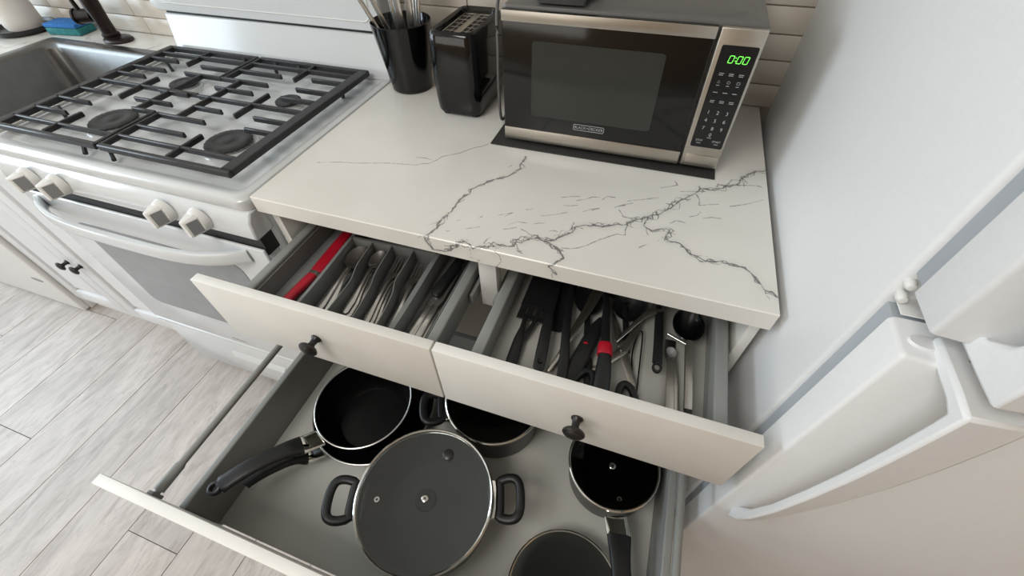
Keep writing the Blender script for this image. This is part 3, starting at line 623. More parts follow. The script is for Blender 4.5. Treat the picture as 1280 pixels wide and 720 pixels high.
bm = BM(); lathe(bm, [(0, 0), (.052, 0), (.053, .004), (.048, .009), (.030, .012), (0, .013)], (.022, 0, .0005), 36, ecc=.72); bmesh.ops.remove_doubles(bm, verts=bm.verts, dist=1e-5); obj('base_flange', bm, 'bronze', fc, local=True)
bm = BM(); lathe(bm, [(0, .010), (.024, .010), (.026, .014), (.026, .02), (.0215, .024), (.021, .06), (.024, .1), (.0245, .16), (.018, .175), (.0, .18)], (0, 0, 0), 28); bmesh.ops.remove_doubles(bm, verts=bm.verts, dist=1e-5); obj('column', bm, 'bronze', fc, local=True)
bm = BM(); tube(bm, smooth_path([(0, 0, .17), (0, -.005, .25), (0, -.06, .31), (0, -.13, .30), (0, -.165, .24), (0, -.168, .20)], 6), .0125, 14); obj('spout', bm, 'bronze', fc, local=True)
bm = BM(); sweep(bm, [(-.016, -.006, .072), (-.062, -.022, .070)], [.040, .040], .040, 24, 2); hb = obj('handle_hub', bm, 'bronze', fc, local=True)
bm = BM(); sweep(bm, [(-.062, -.022, .070), (-.068, -.024, .070)], .046, .046, 24, 2); obj('hub_ring', bm, 'bronze', hb, local=True)
bm = BM(); sweep(bm, [(-.050, -.018, .085), (-.052, -.018, .12), (-.062, -.02, .19)], [.016, .014, .018], [.016, .011, .010], 12, 2.4); obj('lever', bm, 'bronze', hb, local=True)
# ================================================================ FRIDGE
def rd(bm): bmesh.ops.remove_doubles(bm, verts=bm.verts, dist=1e-5); return bm
fr_ = thing('fridge', 'white top freezer fridge standing right of the worktop', 'fridge', (1.30, .2, FZ))
FX0, FX1 = .9355, 1.66
bm = BM(); box(bm, FX0, FX1, -.105, .61, FZ+.04, 1.74, .006, 3); obj('body', bm, 'fridge', fr_)
bm = BM(); box(bm, FX0+.006, FX1-.006, -.131, -.104, .07, 1.075, .002); box(bm, FX0+.006, FX1-.006, -.131, -.104, 1.112, 1.73, .002); obj('gasket', bm, 'gasket', fr_)
bm = BM(); box(bm, FX0+.03, FX1-.02, -.12, -.05, FZ+.002, .06); obj('base_grille', bm, 'gasket', fr_)
def door_slab(z0, z1):
    """front rounded towards its vertical edges, sides flat"""
    bm = BM(); out = []
    n = 10
    prof = [(FX0, -.130), (FX0, -.1695), (FX0+.0008, -.1718), (FX0+.0024, -.1732), (FX0+.005, -.1740), (FX0+.03, -.1765), (FX0+.10, -.182), (FX0+.25, -.187), ((FX0+FX1)/2, -.188)]
    prof = prof + [(FX0+FX1-x, y) for x, y in prof[-2::-1]]
    b = .004
    def ring(z, ins):
        return [((FX0+ins if x < FX0+ins else (FX1-ins if x > FX1-ins else x)), min(y+ins, -.130), z) for x, y in prof]
    loft(bm, [ring(z0, b), ring(z0+.002, b*.3), ring(z0+b, 0), ring(z1-b, 0), ring(z1-.002, b*.3), ring(z1, b)])
    return bm
fd = obj('fridge_door', door_slab(.05, 1.080), 'fridge', fr_)
zd = obj('freezer_door', door_slab(1.108, 1.735), 'fridge', fr_)
def handle(outer, inner, widths, parent):
    bm = BM(); rings = []
    x = .9605
    for (yo, zo), (yi, zi), (xl, wd) in zip(outer, inner, widths):
        rings.append([(xl, yo, zo), (xl+wd, yo+.003, zo), (xl+wd, yi+.003, zi), (xl, yi, zi)])
    loft(bm, rings); return obj('handle', bm, 'fridge', parent, bevel=.0032)
handle([(-.150, 1.0885), (-.205, 1.0885), (-.2275, 1.0870), (-.2275, 1.055), (-.2270, 1.00), (-.2255, .94), (-.221, .86), (-.214, .77), (-.2055, .70), (-.196, .65), (-.182, .615)],
       [(-.150, 1.0745), (-.203, 1.0735), (-.2145, 1.0700), (-.2150, 1.055), (-.2150, 1.00), (-.2135, .94), (-.209, .86), (-.202, .77), (-.192, .70), (-.179, .66), (-.172, .640)],
       [(.9605, .040), (.9605, .040), (.9605, .042), (.9605, .042), (.9605, .040), (.9605, .036), (.9605, .030), (.960, .022), (.959, .016), (.958, .012), (.957, .008)], fd)
def mir(z): return 1.1045 + (1.0885-z)
handle([(-.150, 1.1045), (-.205, 1.1045), (-.2285, 1.1055), (-.2285, 1.15), (-.2285, 1.20), (-.2265, 1.26), (-.222, 1.34), (-.214, 1.43), (-.2055, 1.50), (-.196, 1.55), (-.182, 1.585)],
       [(-.150, 1.1185), (-.180, 1.1225), (-.197, 1.1380), (-.2050, 1.16), (-.2110, 1.20), (-.2135, 1.26), (-.209, 1.34), (-.202, 1.43), (-.192, 1.50), (-.179, 1.54), (-.172, 1.56)],
       [(.9605, .040), (.9605, .040), (.9605, .042), (.9605, .042), (.9605, .040), (.9605, .036), (.9605, .030), (.960, .022), (.959, .016), (.958, .012), (.957, .008)], zd)
bm = BM(); lathe(bm, [(0, 1.0795), (.0125, 1.0795), (.0125, 1.0815), (.0115, 1.0825), (0, 1.0827)], (.9555, -.155, 0), 28, ecc=.62); bmesh.ops.remove_doubles(bm, verts=bm.verts, dist=1e-5); obj('hinge_plug', bm, 'fridge', fd)
bm = BM(); lathe(bm, [(0, 1.0878), (.0046, 1.0878), (.0046, 1.0891), (0, 1.0891)], (.9815, -.172, 0), 16, ecc=.7); obj('screw_hole', rd(bm), 'black_matte', fd)
for z, y in ((1.1015, -.107), (1.0885, -.111)):
    bm = BM(); lathe(bm, [(.0, -.007), (.0036, -.0058), (.0048, -.0025), (.0048, .0025), (.0036, .0058), (0, .007)], (.9435, y, z), 20, 'y'); bmesh.ops.remove_doubles(bm, verts=bm.verts, dist=1e-5); obj('hinge_pin', bm, 'plastic_white', fr_)
bm = BM(); box(bm, .943, 1.0, -.128, -.104, 1.0815, 1.0835, .0008); obj('hinge_plate', bm, 'plastic_white', fr_)

# ================================================================ MICROWAVE AND NEIGHBOURS
bm = BM(); box(bm, .372, .83, .313, .62, H+.0006, H+.0035, .0008); tag(obj('place_mat', bm, 'mat_black'), 'black woven mat lying under the microwave', 'mat')
mw = thing('microwave', 'black and steel microwave oven with green digits, on a black mat', 'microwave', (.615, .48, H+.0036))
MX0, MX1, MY, MZ0, MZ1 = .3985, .8295, .3306, .9255, 1.1665
bm = BM(); loft(bm, [rr(MX0+.003, MX1-.003, MY+.012, .655, .006, MZ0-.003), rr(MX0, MX1, MY+.012, .655, .006, MZ0), rr(MX0, MX1, MY+.012, .655, .006, MZ1-.003), rr(MX0+.003, MX1-.003, MY+.013, .652, .006, MZ1+.002), rr(MX0+.03, MX1-.03, MY+.034, .62, .03, MZ1+.0022), rr(MX0+.033, MX1-.033, MY+.037, .617, .03, MZ1+.0045)])
obj('case', bm, 'mw_case', mw)
for x in (MX0+.03, MX1-.03):
    for y in (MY+.05, .60):
        bm = BM(); lathe(bm, [(0, H+.0037), (.011, H+.0037), (.012, MZ0), (0, MZ0)], (x, y, 0), 16); bmesh.ops.remove_doubles(bm, verts=bm.verts, dist=1e-5); obj('foot', bm, 'black', mw)
bm = BM(); box(bm, MX0+.001, .7565, MY, MY+.0118, MZ0+.001, MZ1-.002, .0025, 3); md = obj('door', bm, 'mw_glass', mw)
bm = BM(); loft(bm, [[(p[0], y, p[1]) for p in rr(.457, .690, .983, 1.119, .006, 0)] for y in (MY+.0005, MY-.0004)]); obj('window', bm, 'mw_window', md)
bm = BM(); box(bm, MX0+.0015, .7562, MY-.0018, MY+.001, 1.1470, MZ1-.0025, .001, 2); obj('top_trim', bm, 'steel_trim', md)
bm = BM(); box(bm, MX0+.0015, .7562, MY-.0018, MY+.001, MZ0+.0015, .9530, .001, 2); obj('bottom_trim', bm, 'steel_trim', md)
bm = BM(); sweep(bm, [(p[0], MY-.0004, p[1]) for p in rr(.5455, .606, .9662, .9775, .0025, 0)], .0011, .0008, 6, 2, up=(0, 1, 0), closed=True); lg = obj('badge_frame', bm, 'print', md)
text('BLACK+DECKER', .0078, (.5758, MY-.0006, .9718), (PI/2, 0, 0), 'print', md, 'badge_lettering', .0002)
bm = BM(); box(bm, .7605, MX1-.001, MY, MY+.0118, MZ0+.001, MZ1-.002, .0025, 3); cpn = obj('control_panel', bm, 'steel_trim', mw)
bm = BM(); loft(bm, [[(p[0], y, p[1]) for p in rr(.7690, .8240, .9685, 1.1405, .003, 0)] for y in (MY+.001, MY-.0009)]); kp = obj('keypad', bm, 'panel', cpn)
yk = MY-.0013
# green clock reading 0:00 in slanted seven-segment digits
def digit(bm, x, z, wd, h, segs):
    sl = .16; t = .00095
    def seg(p, q):
        (x0, z0), (x1, z1) = p, q; d = math.hypot(x1-x0, z1-z0); nx, nz = -(z1-z0)/d*t/2, (x1-x0)/d*t/2
        ex, ez = (x1-x0)/d*t*.35, (z1-z0)/d*t*.35
        quad = [(x0+ex+nx, z0+ez+nz), (x0+ex-nx, z0+ez-nz), (x1-ex-nx, z1-ez-nz), (x1-ex+nx, z1-ez+nz)]
        loft(bm, [[(x+a+sl*b, yy, z+b) for a, b in quad] for yy in (yk+.0004, yk)])
    c = {'a': ((0, h), (wd, h)), 'b': ((wd, h/2), (wd, h)), 'c': ((wd, 0), (wd, h/2)), 'd': ((0, 0), (wd, 0)), 'e': ((0, 0), (0, h/2)), 'f': ((0, h/2), (0, h))}
    for s in segs: seg(*c[s])
bm = BM()
for x in (.7845, .7968, .8065): digit(bm, x, 1.1155, .0066, .0105, 'abcdef')
for z in (1.1183, 1.1228): box(bm, .7944, .7957, yk, yk+.0004, z, z+.0013)
obj('clock_digits', bm, 'green', kp)
cols = (.7815, .7968, .8120)
for r, z in zip(('123', '456', '789'), (1.0340, 1.0195, 1.0050)):
    for c_, x in zip(r, cols): text(c_, .0088, (x, yk+.0004, z), (PI/2, 0, 0), 'print', kp, 'keypad_digit', .0001)
text('0', .0088, (.7968, yk+.0004, .9935), (PI/2, 0, 0), 'print', kp, 'keypad_digit', .0001)
text('STOP', .0050, (.7815, yk+.0004, .9815), (PI/2, 0, 0), 'print', kp, 'keypad_lettering', .0001)
text('START', .0050, (.8115, yk+.0004, .9815), (PI/2, 0, 0), 'print', kp, 'keypad_lettering', .0001)
bm = BM()   # rows of function legends, too small to read in the photograph
for z, two in ((1.0990, 1), (1.0800, 0), (1.0685, 0), (1.0545, 1), (.9765, 0), (.9880, 2)):
    for i, x in enumerate(cols):
        if two == 2 and i != 1 or z < .98 and i == 1: continue
        wd = .0036 if z != 1.08 else .0024
        for q in ((0, -.0026) if two == 1 else (0,)):
            xx = x-wd
            while xx < x+wd-.0005:
                l = .0006 + .0009*rng.random(); box(bm, xx, min(xx+l, x+wd), yk+.0001, yk+.0004, z+q-.0006, z+q+.0006); xx += l+.0004
obj('keypad_legends', bm, 'print', kp, kind='stuff')
for i, x in enumerate(cols):
    bm = BM(); sweep(bm, [(x+p[0], yk+.0003, 1.0855+p[1]) for p in ([(-.0022, -.0018), (.0022, -.0018), (0, .0024)] if i == 0 else [(p[0], p[1]) for p in rr(-.0022, .0022, -.002, .002, .0018 if i == 1 else .0006, 0, 3)])], .0006, .0004, 4, 2, up=(0, 1, 0), closed=True); obj('keypad_symbol', bm, 'print', kp)
bm = BM(); box(bm, .7672, .8255, MY-.0016, MY+.001, .9325, .9520, .0012, 2); obj('door_button', bm, 'steel_trim', cpn)
bb = thing('black_box', 'black box standing on the front of the microwave top', 'box', (.50, .41, MZ1+.0046))
bm = BM(); loft(bm, [rr(.462, .540, .352, .47, .004, MZ1+.0047), rr(.459, .543, .349, .472, .005, MZ1+.006), rr(.450, .548, .362, .48, .008, MZ1+.028), rr(.450, .548, .362, .48, .008, MZ1+.10)]); obj('body', bm, 'black_matte', bb)
bm = BM(); box(bm, .4495, .5485, .3605, .481, MZ1+.0165, MZ1+.0185, .0008); obj('seam_band', bm, 'black', bb)
# toaster
tt = thing('toaster', 'glossy black two-slot toaster between the crock and the microwave', 'toaster', (.258, .50, H))
bm = BM()
X0, X1, Y0, Y1 = .2005, .3125, .400, .595
rings = []
for ins, z in ((.012, .9215), (.005, .924), (.002, .930), (.0, .96), (.0, 1.02), (.001, 1.06), (.002, 1.084), (.005, 1.0915), (.010, 1.0945), (.0145, 1.0925), (.016, 1.088), (.018, 1.081)):
    rings.append(rr(X0+ins, X1-ins, Y0+ins, Y1-ins, .024-min(ins, .01)*.6, z, 6))
loft(bm, rings); tb = obj('body', bm, 'black_gloss', tt)
for x in (X0+.02, X1-.02):
    for y in (Y0+.025, Y1-.025):
        bm = BM(); lathe(bm, [(0, H+.0006), (.010, H+.0006), (.011, .924), (0, .924)], (x, y, 0), 14); bmesh.ops.remove_doubles(bm, verts=bm.verts, dist=1e-5); obj('foot', bm, 'black', tt)
for xc in (.2395, .2755):
    bm = BM(); y0, y1, hw = .432, .565, .0135
    for a in ((xc-hw-.0025, xc-hw, y0, y1), (xc+hw, xc+hw+.0025, y0, y1), (xc-hw, xc+hw, y0, y0+.003), (xc-hw, xc+hw, y1-.003, y1)): box(bm, a[0], a[1], a[2], a[3], 1.0795, 1.0855, .0006, 1)
    sl = obj('slot_frame', bm, 'steel', tt)
    bm = BM(); box(bm, xc-hw, xc+hw, y0+.003, y1-.003, 1.0805, 1.0815); obj('slot_opening', bm, 'black_matte', sl)
    bm = BM()
    for k in range(5):
        y = y0+.018+k*.024; tube(bm, [(xc-hw, y, 1.0836), (xc+hw, y, 1.0836)], .0009, 6)
    tube(bm, [(xc, y0, 1.0830), (xc, y1, 1.0830)], .0007, 6); obj('guard_wires', bm, 'steel', sl)
bm = BM(); box(bm, .250, .265, .430, .567, 1.0805, 1.0845, .0008); obj('slot_divider', bm, 'steel', tt)
bm = BM(); box(bm, .243, .270, .594, .603, 1.03, 1.05, .002); obj('lever', bm, 'black', tt)
bm = BM(); tube(bm, smooth_path([(.352, .63, H+.0065), (.357, .55, H+.006), (.362, .46, H+.006), (.3665, .40, .93), (.369, .385, 1.0), (.3695, .388, 1.08), (.364, .41, 1.15), (.366, .47, 1.19), (.372, .56, 1.17), (.378, .640, 1.10)], 6), .0032, 8)
tag(obj('power_cord', bm, 'grey_cord'), 'thin grey cord hanging down between the toaster and the microwave', 'cord')
# crock and the steel utensils in it
CX, CY = .070, .528
bm = BM(); lathe(bm, [(0, H+.0008), (.049, H+.0008), (.052, H+.004), (.0525, .93), (.0715, 1.066), (.0722, 1.069), (.0705, 1.0705), (.0685, 1.067), (.0495, .932), (.046, .924), (0, .924)], (CX, CY, 0), 56); bmesh.ops.remove_doubles(bm, verts=bm.verts, dist=1e-5)
tag(obj('utensil_crock', bm, 'black_gloss'), 'tall black tapered crock full of steel utensils beside the toaster', 'crock')
def stick(name, label, p0, p1, wd, th, m='cutlery', head=None, cat='utensil', grip=None, up=(0, 1, 0)):
    a, b = Vector(p0), Vector(p1); t = thing(name, label, cat, p0, 'steel utensils in the crock')
    bm = BM(); sweep(bm, [a, a.lerp(b, .25), a.lerp(b, .5), a.lerp(b, .75), b], [wd*.75, wd*.9, wd, wd, wd*.9], th, 12, 3.2, up=up); hh = obj('handle', bm, m, t)
    d = (b-a).normalized()
    bm = BM()
    if head == 'ladle': disc_dish(bm, b.x, b.y, b.z+.03, .04, .036, .02, .0015)
    elif head == 'whisk':
        s = d.cross(Vector((0, 1, 0))).normalized(); u = s.cross(d)
        for k in range(4):
            an = PI*k/4; o_ = s*math.cos(an)+u*math.sin(an)
            tube(bm, smooth_path([b-d*.01, b+d*.04+o_*.02, b+d*.085+o_*.026, b+d*.11, b+d*.085-o_*.026, b+d*.04-o_*.02, b-d*.01], 5), .0011, 6)
    elif head == 'turner': sweep(bm, [b-d*.005, b+d*.02, b+d*.03, b+d*.11], [wd, .03, .065, .07], .002, 12, 5, up=up)
    else: sweep(bm, [b-d*.004, b+d*.02, b+d*.05, b+d*.075, b+d*.085], [wd, .03, .046, .034, .012], .004, 12, 2.2, up=up)
    obj('head', bm, m, t)
    return t
stick('whisk', 'wire whisk leaning left out of the black crock, nearest the stove', (.075, .515, .932), (-.010, .490, 1.13), .009, .009, head='whisk')
stick('serving_tongs', 'steel tongs arm leaning left in the black crock, beside the whisk', (.083, .523, .932), (.016, .496, 1.14), .013, .004)
stick('slotted_spoon', 'narrow steel handle upright at the left back of the black crock', (.060, .535, .932), (.047, .528, 1.20), .010, .004, head='ladle')
stick('spatula', 'broad bright steel handle at the middle front of the black crock', (.080, .520, .932), (.087, .494, 1.20), .019, .006, head='turner')
stick('carving_fork', 'thin steel rod at the back of the black crock', (.085, .545, .932), (.105, .568, 1.21), .006, .006)
stick('ladle', 'wide steel handle right of the middle in the black crock', (.088, .526, .932), (.116, .512, 1.20), .016, .005, head='ladle')
stick('pasta_spoon', 'rightmost steel handle in the black crock, nearest the toaster', (.093, .535, .932), (.134, .538, 1.20), .012, .006, head=None)

# ================================================================ POTS IN THE LOWER DRAWER
PZ = .4306
def vessel(t, c, r, h, rb, m_out='pot_outside', m_in='nonstick', rim='chrome'):
    z0, z1 = PZ, PZ+h
    bm = BM(); lathe(bm, [(0, z0), (rb-.006, z0), (rb, z0+.006), (rb+(r-rb)*.35, z0+h*.35), (r-.0012, z1-.004), (r-.0012, z1-.001)], (c[0], c[1], 0), 64); b = obj('body', rd(bm), m_out, t)
    bm = BM(); lathe(bm, [(0, z0+.004), (rb-.010, z0+.004), (rb-.003, z0+.011), (rb+(r-rb)*.35-.0025, z0+h*.35), (r-.0034, z1-.004), (r-.0034, z1-.001)], (c[0], c[1], 0), 64); obj('lining', rd(bm), m_in, t)
    bm = BM(); lathe(bm, [(r-.0034, z1-.002), (r-.0030, z1-.0002), (r-.0014, z1+.0005), (r+.0000, z1-.0002), (r+.0002, z1-.002), (r-.0010, z1-.0032), (r-.0034, z1-.002)], (c[0], c[1], 0), 72); obj('rim', rd(bm), rim, t)
    return b
def lid(name, label, c, r, z, glass, rimw=.0045, dep=.016, knob_=True, ang=0, vent=.6, group='glass lids in the drawer', ringr=.2, dark_disc=None):
    """a glass lid lying upside down: knob below, rim up"""
    t = thing(name, label, 'lid', (c[0], c[1], z-dep), group)
    bm = BM(); N_ = 14; prof = []
    for k in range(N_+1):
        f = k/N_; prof.append(((r-.003)*f, z - dep*(1-f*f)))
    prof2 = [(a, b-.003) for a, b in prof[::-1]]
    lathe(bm, prof+prof2, (c[0], c[1], 0), 64); g = obj('glass_pane', rd(bm), glass, t)
    bm = BM(); lathe(bm, [(r-rimw, z-.0042), (r-rimw, z+.001), (r-rimw*.5, z+.0024), (r, z+.001), (r+.0004, z-.003), (r-.001, z-.0048), (r-rimw, z-.0042)], (c[0], c[1], 0), 72); obj('steel_rim', rd(bm), 'chrome', t)
    zc_ = z-dep
    bm = BM(); lathe(bm, [(0, zc_+.0034), (.0030, zc_+.0036), (.0052, zc_+.0036), (.0066, zc_+.0028), (.007, zc_), (0, zc_)], (c[0], c[1], 0), 20); s = obj('screw', rd(bm), 'chrome', t)
    bm = BM(); lathe(bm, [(0, zc_+.0042), (.0018, zc_+.0042), (.0018, zc_+.0034), (0, zc_+.0034)], (c[0], c[1], 0), 6); obj('screw_slot', rd(bm), 'black_matte', s)
    bm = BM(); lathe(bm, [(0, zc_-.0036), (.019, zc_-.0036), (.021, zc_-.009), (.017, zc_-.016), (.008, zc_-.018), (0, zc_-.018)], (c[0], c[1], 0), 28); obj('knob', rd(bm), 'black', t)
    f = vent; a = ang; vx, vy = c[0]+r*f*math.cos(a), c[1]+r*f*math.sin(a); vz = z-dep*(1-f*f)
    bm = BM(); cut_ring(bm, (vx, vy), .0022, .0050, vz-.001, vz+.0016, 18); obj('steam_vent', bm, 'chrome', t)
    if dark_disc:
        f, a = dark_disc; vx, vy = c[0]+r*f*math.cos(a), c[1]+r*f*math.sin(a); vz = z-dep*(1-f*f)
        bm = BM(); lathe(bm, [(0, vz+.0025), (.0095, vz+.0025), (.0112, vz+.0012), (.0115, vz-.001), (0, vz-.001)], (vx, vy, 0), 24); obj('dark_disc', rd(bm), 'pot_outside', t)  # small dark disc raised on the glass
    return t
def loop_handle(t, c, r, z, ang, reach=.046, half=.036, wid=.0165):
    """black loop handle on a steel bracket"""
    ca, sa = math.cos(ang), math.sin(ang); L_ = lambda u, v, zz: (c[0]+ca*u-sa*v, c[1]+sa*u+ca*v, zz)
    bm = BM(); loft(bm, [[L_(u, v, zz) for u, v in ((r-.010, -half*.98), (r+.012, -half*.9), (r+.012, half*.9), (r-.010, half*.98))] for zz in (z-.010, z+.004)]); obj('handle_bracket', bm, 'chrome', t, bevel=.0015)
    a = r+.012; P = [(a, -half*.88), (a+reach*.45, -half*1.0), (a+reach*.82, -half*.9), (a+reach, -half*.45), (a+reach, half*.45), (a+reach*.82, half*.9), (a+reach*.45, half*1.0), (a, half*.88)]
    bm = BM(); pts = smooth_path([L_(u, v, z+.002+.006*min(1, (u-a)/reach*1.2)) for u, v in P], 5)
    pts += [Vector(L_(a+.002, half*.5*s, z+.001)) for s in (1, 0, -1)]
    sweep(bm, pts, wid, .015, 12, 2.8, closed=True); obj('handle', bm, 'black', t)
def long_handle(t, c, r, z, pts, steel_len, w=.024, hole=True, mname='black', sw=.022):
    p = [Vector(q) for q in pts]
    bm = BM(); sweep(bm, smooth_path(p[:2]+[p[1].lerp(p[2], .12)], 4), sw, .010, 14, 4); f = obj('ferrule', bm, 'chrome', t)
    P = smooth_path(p[1:], 8); n = len(P)
    ws = []
    for i in range(n):
        s = i/(n-1); ws.append(w*(1.0 - .26*min(1, s*2.2) + .06*s) if s < .93 else w*(1-((s-.93)/.07)**2*.72))
    bm = BM(); sweep(bm, P, ws, [.018 - .006*i/(n-1) for i in range(n)], 16, 2.6); h_ = obj('handle', bm, mname, t)
    return h_, P
bp = thing('stock_pot', 'large grey stock pot with two loop handles, at the drawer middle', 'pot', (.4515, -.3035, PZ))
BC = (.4515, -.3035)
vessel(bp, BC, .1265, .114, .112, m_in='grey_lining')
an = math.radians(19)
loop_handle(bp, BC, .1265, .531, an + PI, .044, .036); loop_handle(bp, BC, .1265, .531, an, .040, .036)
lid('glass_lid', 'largest grey glass lid, lying upside down on the stock pot', BC, .1285, .5528, 'lid_glass', dep=.014, ang=an+PI+.03, vent=.69, ringr=.2, dark_disc=(.68, math.radians(84)))
ca_ = thing('casserole', 'dark casserole with loop handle, half hidden under the right top drawer', 'pot', (.5005, -.064, PZ)); CC = (.5005, -.064)
vessel(ca_, CC, .107, .094, .101); loop_handle(ca_, CC, .107, .512, math.radians(207), .040, .033); loop_handle(ca_, CC, .107, .512, math.radians(27), .040, .033)
lid('glass_lid', 'dark glass lid upside down on the half-hidden casserole', CC, .109, .532, 'lid_glass_dark', dep=.03, ang=2.2, vent=.6)
sm = thing('saucepan', 'small steel-rimmed saucepan with black handle by the right drawer wall', 'saucepan', (.7765, -.119, PZ)); SC = (.7765, -.119)
vessel(sm, SC, .0885, .082, .083)
long_handle(sm, SC, .0885, .5, [(.7985, -.2095, .500), (.8095, -.240, .503), (.816, -.275, .510), (.826, -.325, .516), (.831, -.395, .516)], .04, .044, sw=.043)
lid('glass_lid', 'dark glass lid upside down on the small saucepan', SC, .0905, .520, 'lid_glass_dark', dep=.02, ang=math.radians(-70), vent=.72)
lid('glass_lid', 'loose glass lid lying upside down at the front of the pot drawer', (.7355, -.3535), .101, .474, 'lid_glass_dark', dep=.014, ang=-1.2, vent=.6)
# two nested frying pans
lp = thing('frying_pan', 'larger black frying pan lying beneath the smaller pan', 'frying pan', (.224, -.142, PZ), 'nested frying pans')
vessel(lp, (.224, -.142), .1420, .040, .112, m_out='nonstick', rim='satin_rim')
h1, P1 = long_handle(lp, None, 0, 0, [(.1665, -.2745, .464), (.1530, -.298, .478), (.136, -.314, .494), (.106, -.354, .506), (.082, -.388, .506)], .03, .036, sw=.034)
# the smaller pan stands inside the larger
PZ_keep = PZ; PZ = .4352
up_ = thing('frying_pan', 'smaller black frying pan stacked on the larger, handle to the drawer corner', 'frying pan', (.2225, -.160, PZ), 'nested frying pans')
vessel(up_, (.2235, -.163), .1070, .0880, .084, m_out='nonstick', rim='satin_rim')
h2, P2 = long_handle(up_, None, 0, 0, [(.1770, -.2610, .514), (.1600, -.292, .531), (.142, -.316, .546), (.108, -.366, .561), (.078, -.414, .562)], .03, .043, sw=.041)
PZ = PZ_keep
q = P2[-1]; dv = (P2[-1]-P2[-4]).normalized(); q = q+dv*.004
bm = BM(); sweep(bm, [(q.x+.0098*math.cos(2*PI*k/20), q.y+.0098*math.sin(2*PI*k/20), q.z) for k in range(20)], .0075, .012, 10, 2.6, closed=True); obj('hanging_loop', bm, 'black', up_)
q = P2[int((len(P2)-1)*.80)]; bm = BM(); lathe(bm, [(.0050, .0), (.0088, .0), (.0080, .0016), (.0050, .0012), (.0050, 0)], (q.x, q.y, q.z+.0045), 20); obj('hole_rim', bm, 'black', up_)
# ================================================================ CUTLERY DRAWER
ct = thing('cutlery_tray', 'grey plastic cutlery tray with wavy dividers in the left top drawer', 'cutlery tray', (.235, -.02, .7575))
TZ, TT = .7578, .800
bm = BM(); box(bm, .0565, .4135, -.152, .150, TZ, TZ+.003, .001); obj('tray_floor', bm, 'tray', ct)
def wall_path(pts, name='divider', th=.0022, z0=TZ+.003, z1=TT, lip=.0):
    bm = BM(); P = smooth_path([(x, y, (z0+z1)/2) for x, y in pts], 6); sweep(bm, P, th+lip, z1-z0, 8, 9); return obj(name, bm, 'tray', ct)
wall_path([(.0575, -.151), (.0575, .149)], 'outer_wall'); wall_path([(.4125, -.151), (.4125, .149)], 'outer_wall')
wall_path([(.0575, .149), (.4125, .149)], 'outer_wall'); wall_path([(.0575, -.151), (.4125, -.151)], 'outer_wall')
wall_path([(.1515, -.150), (.1500, -.06), (.1445, .052), (.1445, .148)], 'divider', .008); wall_path([(.3455, -.150), (.3455, -.06), (.3425, .055), (.3425, .148)], 'divider', .012)
wall_path([(.1445, .0625), (.24, .0675), (.3425, .0725)], 'divider', .006)
for pts in ([(.2130, -.150), (.2125, -.108), (.2115, -.05), (.2055, -.025), (.1990, .0), (.1935, .066)], [(.2660, -.150), (.2640, -.108), (.2570, -.052), (.2500, -.025), (.2450, .0), (.2385, .067)], [(.3155, -.150), (.3140, -.108), (.3055, -.05), (.2945, -.02), (.2925, .01), (.2880, .070)]):
    wall_path(pts, 'divider', .0022, TZ+.003, TT-.002)
CG = {}
def spoon(name, label, L_, wh, lh, group):
    """built lying along +y: bowl at +y, origin at the middle"""
    t = thing(name, label, 'spoon', (0, 0, 0), group)
    bm = BM(); disc_dish(bm, 0, L_/2-lh/2, .0065, wh/2, lh/2, .0075, .0012, 0, 24, 6); obj('bowl', bm, 'cutlery', t, local=True)
    bm = BM(); y0 = -L_/2; y1 = L_/2-lh+.002
    sweep(bm, [(0, y0, .002), (0, y0+.003, .0021), (0, y0+.03, .0025), (0, (y0+y1)/2, .0042), (0, y1-.02, .0075), (0, y1, .0068), (0, y1+.005, .005)], [.006, .0125, .0145, .0085, .0052, .0060, .009], [.0016, .0022, .0024, .0028, .0032, .0022, .001], 12, 2.6); obj('handle', bm, 'cutlery', t, local=True); return t
def fork(name, label, L_, wh, lh, group):
    t = thing(name, label, 'fork', (0, 0, 0), group); y0 = -L_/2; y1 = L_/2-lh
    bm = BM(); sweep(bm, [(0, y0, .002), (0, y0+.003, .0021), (0, y0+.03, .0025), (0, (y0+y1)/2, .0042), (0, y1-.02, .0072), (0, y1, .006), (0, y1+.010, .0035), (0, y1+.018, .0028)], [.006, .0125, .0145, .0085, .0055, .009, wh, wh], [.0016, .0022, .0024, .0028, .0032, .002, .0016, .0016], 12, 2.8); obj('handle', bm, 'cutlery', t, local=True)
    for k in range(4):
        x = (k-1.5)*wh/3.55; bm = BM(); sweep(bm, [(x, y1+.0165, .0028), (x, y1+.035, .0026), (x*.96, L_/2-.006, .0058), (x*.94, L_/2, .0070)], [.0040, .0038, .0032, .0016], .0016, 8, 3); obj('tine', bm, 'cutlery', t, local=True)
    return t
def knife(name, label, L_, group):
    t = thing(name, label, 'knife', (0, 0, 0), group); y0 = -L_/2
    bm = BM(); sweep(bm, [(0, y0, .003), (0, y0+.004, .003), (0, y0+.05, .003), (0, y0+.088, .003), (0, y0+.094, .003)], [.008, .0145, .0135, .0125, .009], [.003, .0055, .006, .0055, .003], 12, 3); obj('handle', bm, 'cutlery', t, local=True)
    bm = BM(); sweep(bm, [(0, y0+.092, .003), (.001, y0+.11, .003), (.001, L_/2-.03, .003), (.0025, L_/2-.006, .003), (.004, L_/2, .003)], [.009, .016, .0165, .011, .003], [.0022, .0016, .0014, .0012, .001], 10, 3); obj('blade', bm, 'cutlery', t, local=True); return t
ORD = ['leftmost', 'second from the left', 'third from the left', 'fourth from the left', 'fifth from the left', 'sixth from the left']
